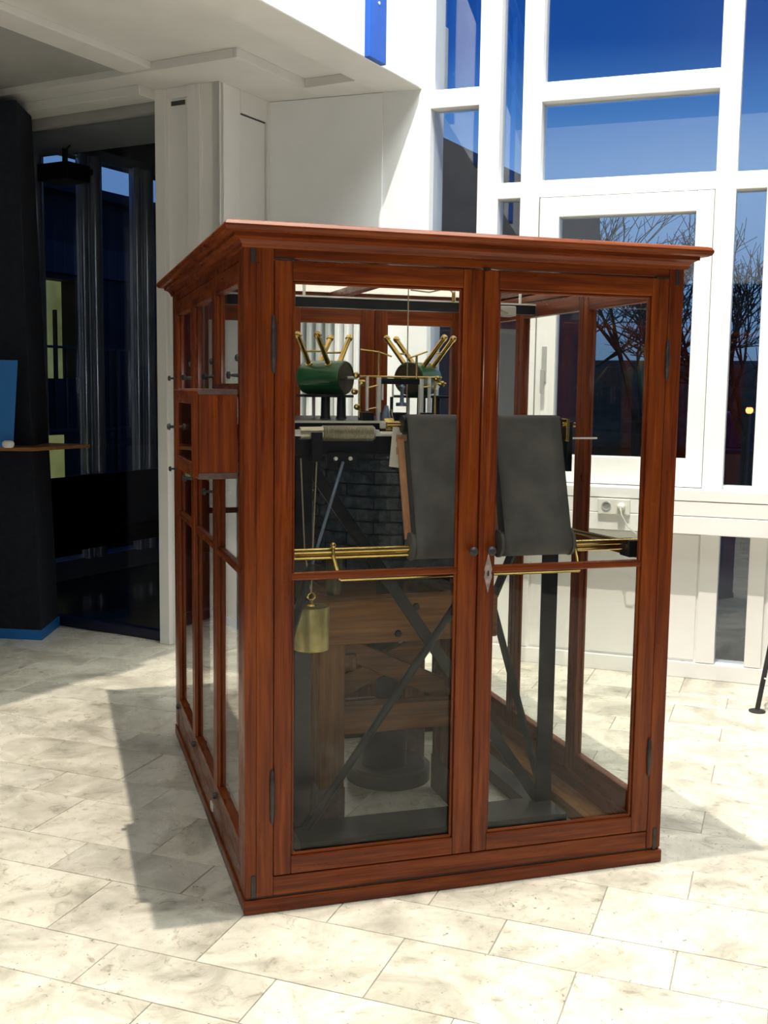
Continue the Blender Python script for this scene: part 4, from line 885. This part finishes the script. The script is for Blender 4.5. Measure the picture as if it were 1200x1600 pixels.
# paper tag
t0, t1, t2, t3 = at(614, 667, 0.33), at(627, 668, 0.33), at(625, 731, 0.33), at(608, 729, 0.33)
tg = MB().hexa([t0, t1, t2, t3], [p + Vector((0, 0.0015, 0)) for p in (t0, t1, t2, t3)]); MB()
tgo = empty('paper_tag', ((t0.x+t1.x)/2, 0.33, t2.z), 'white paper tag hanging beside the left smoked belt', 'tag')
tg.build('card', 'paper', tgo); MB().path([(t0+t1)/2 - Vector((0, 0, 0.004)), at(613, 650, 0.40), at(612, 640, 0.44)], 0.0015, 6).build('loop_string', 'string', tgo)

# ================================================================== STOOL at the right edge
st = empty('bar_stool', (3.0, 1.25, 0), 'black stool on round floor discs at the right edge', 'stool')
f0 = atz(1183, 1110, 0.006); cen = f0 + CR*0.17; cen.z = 0
for k in range(4):
    a = math.atan2((f0-cen).y, (f0-cen).x) + k*math.pi/2; rr_ = (f0-cen).to_2d().length
    p = cen + Vector((math.cos(a)*rr_, math.sin(a)*rr_, 0)); q2 = cen + Vector((math.cos(a)*0.08, math.sin(a)*0.08, 0.62))
    lg = MB().cyl(p + Vector((0, 0, 0.008)), q2, 0.012, 12).build('leg', 'black_rubber', st, smooth=True)
    MB().rev(p, (0, 0, 1), [(0, 0.040), (0.006, 0.040), (0.010, 0.030), (0.014, 0.012)], 24).build('foot_disc', 'dark_inlay', lg, smooth=True)
MB().rev(cen + Vector((0, 0, 0.62)), (0, 0, 1), [(0, 0.12), (0.01, 0.135), (0.035, 0.135), (0.045, 0.12)], 32).build('seat', 'black_rubber', st, smooth=True)
rp_ = 0.17 + (0.08-0.17)*(0.17/0.62)
MB().path([cen + Vector((rp_*math.cos(t*math.pi/12), rp_*math.sin(t*math.pi/12), 0.17)) for t in range(25)], 0.005, 8).build('foot_ring', 'steel', st, smooth=True)

# ================================================================== PENDANT LAMP above the case (just out of view)
pd = empty('pendant_lamp', (LAMP.x, LAMP.y, LAMP.z), 'small white pendant spotlight hanging high above the display case', 'lamp')
MB().rev(LAMP + Vector((0, 0, 0.0)), (0, 0, 1), [(-0.100, 0.09), (0.0, 0.090), (0.08, 0.03), (0.10, 0.006)], 24, closed=False).build('shade', 'window_white', pd, smooth=True)
MB().cyl(LAMP + Vector((0, 0, 0.10)), (LAMP.x, LAMP.y, 8.16), 0.006, 8).build('cord', 'black_rubber', pd, smooth=True)
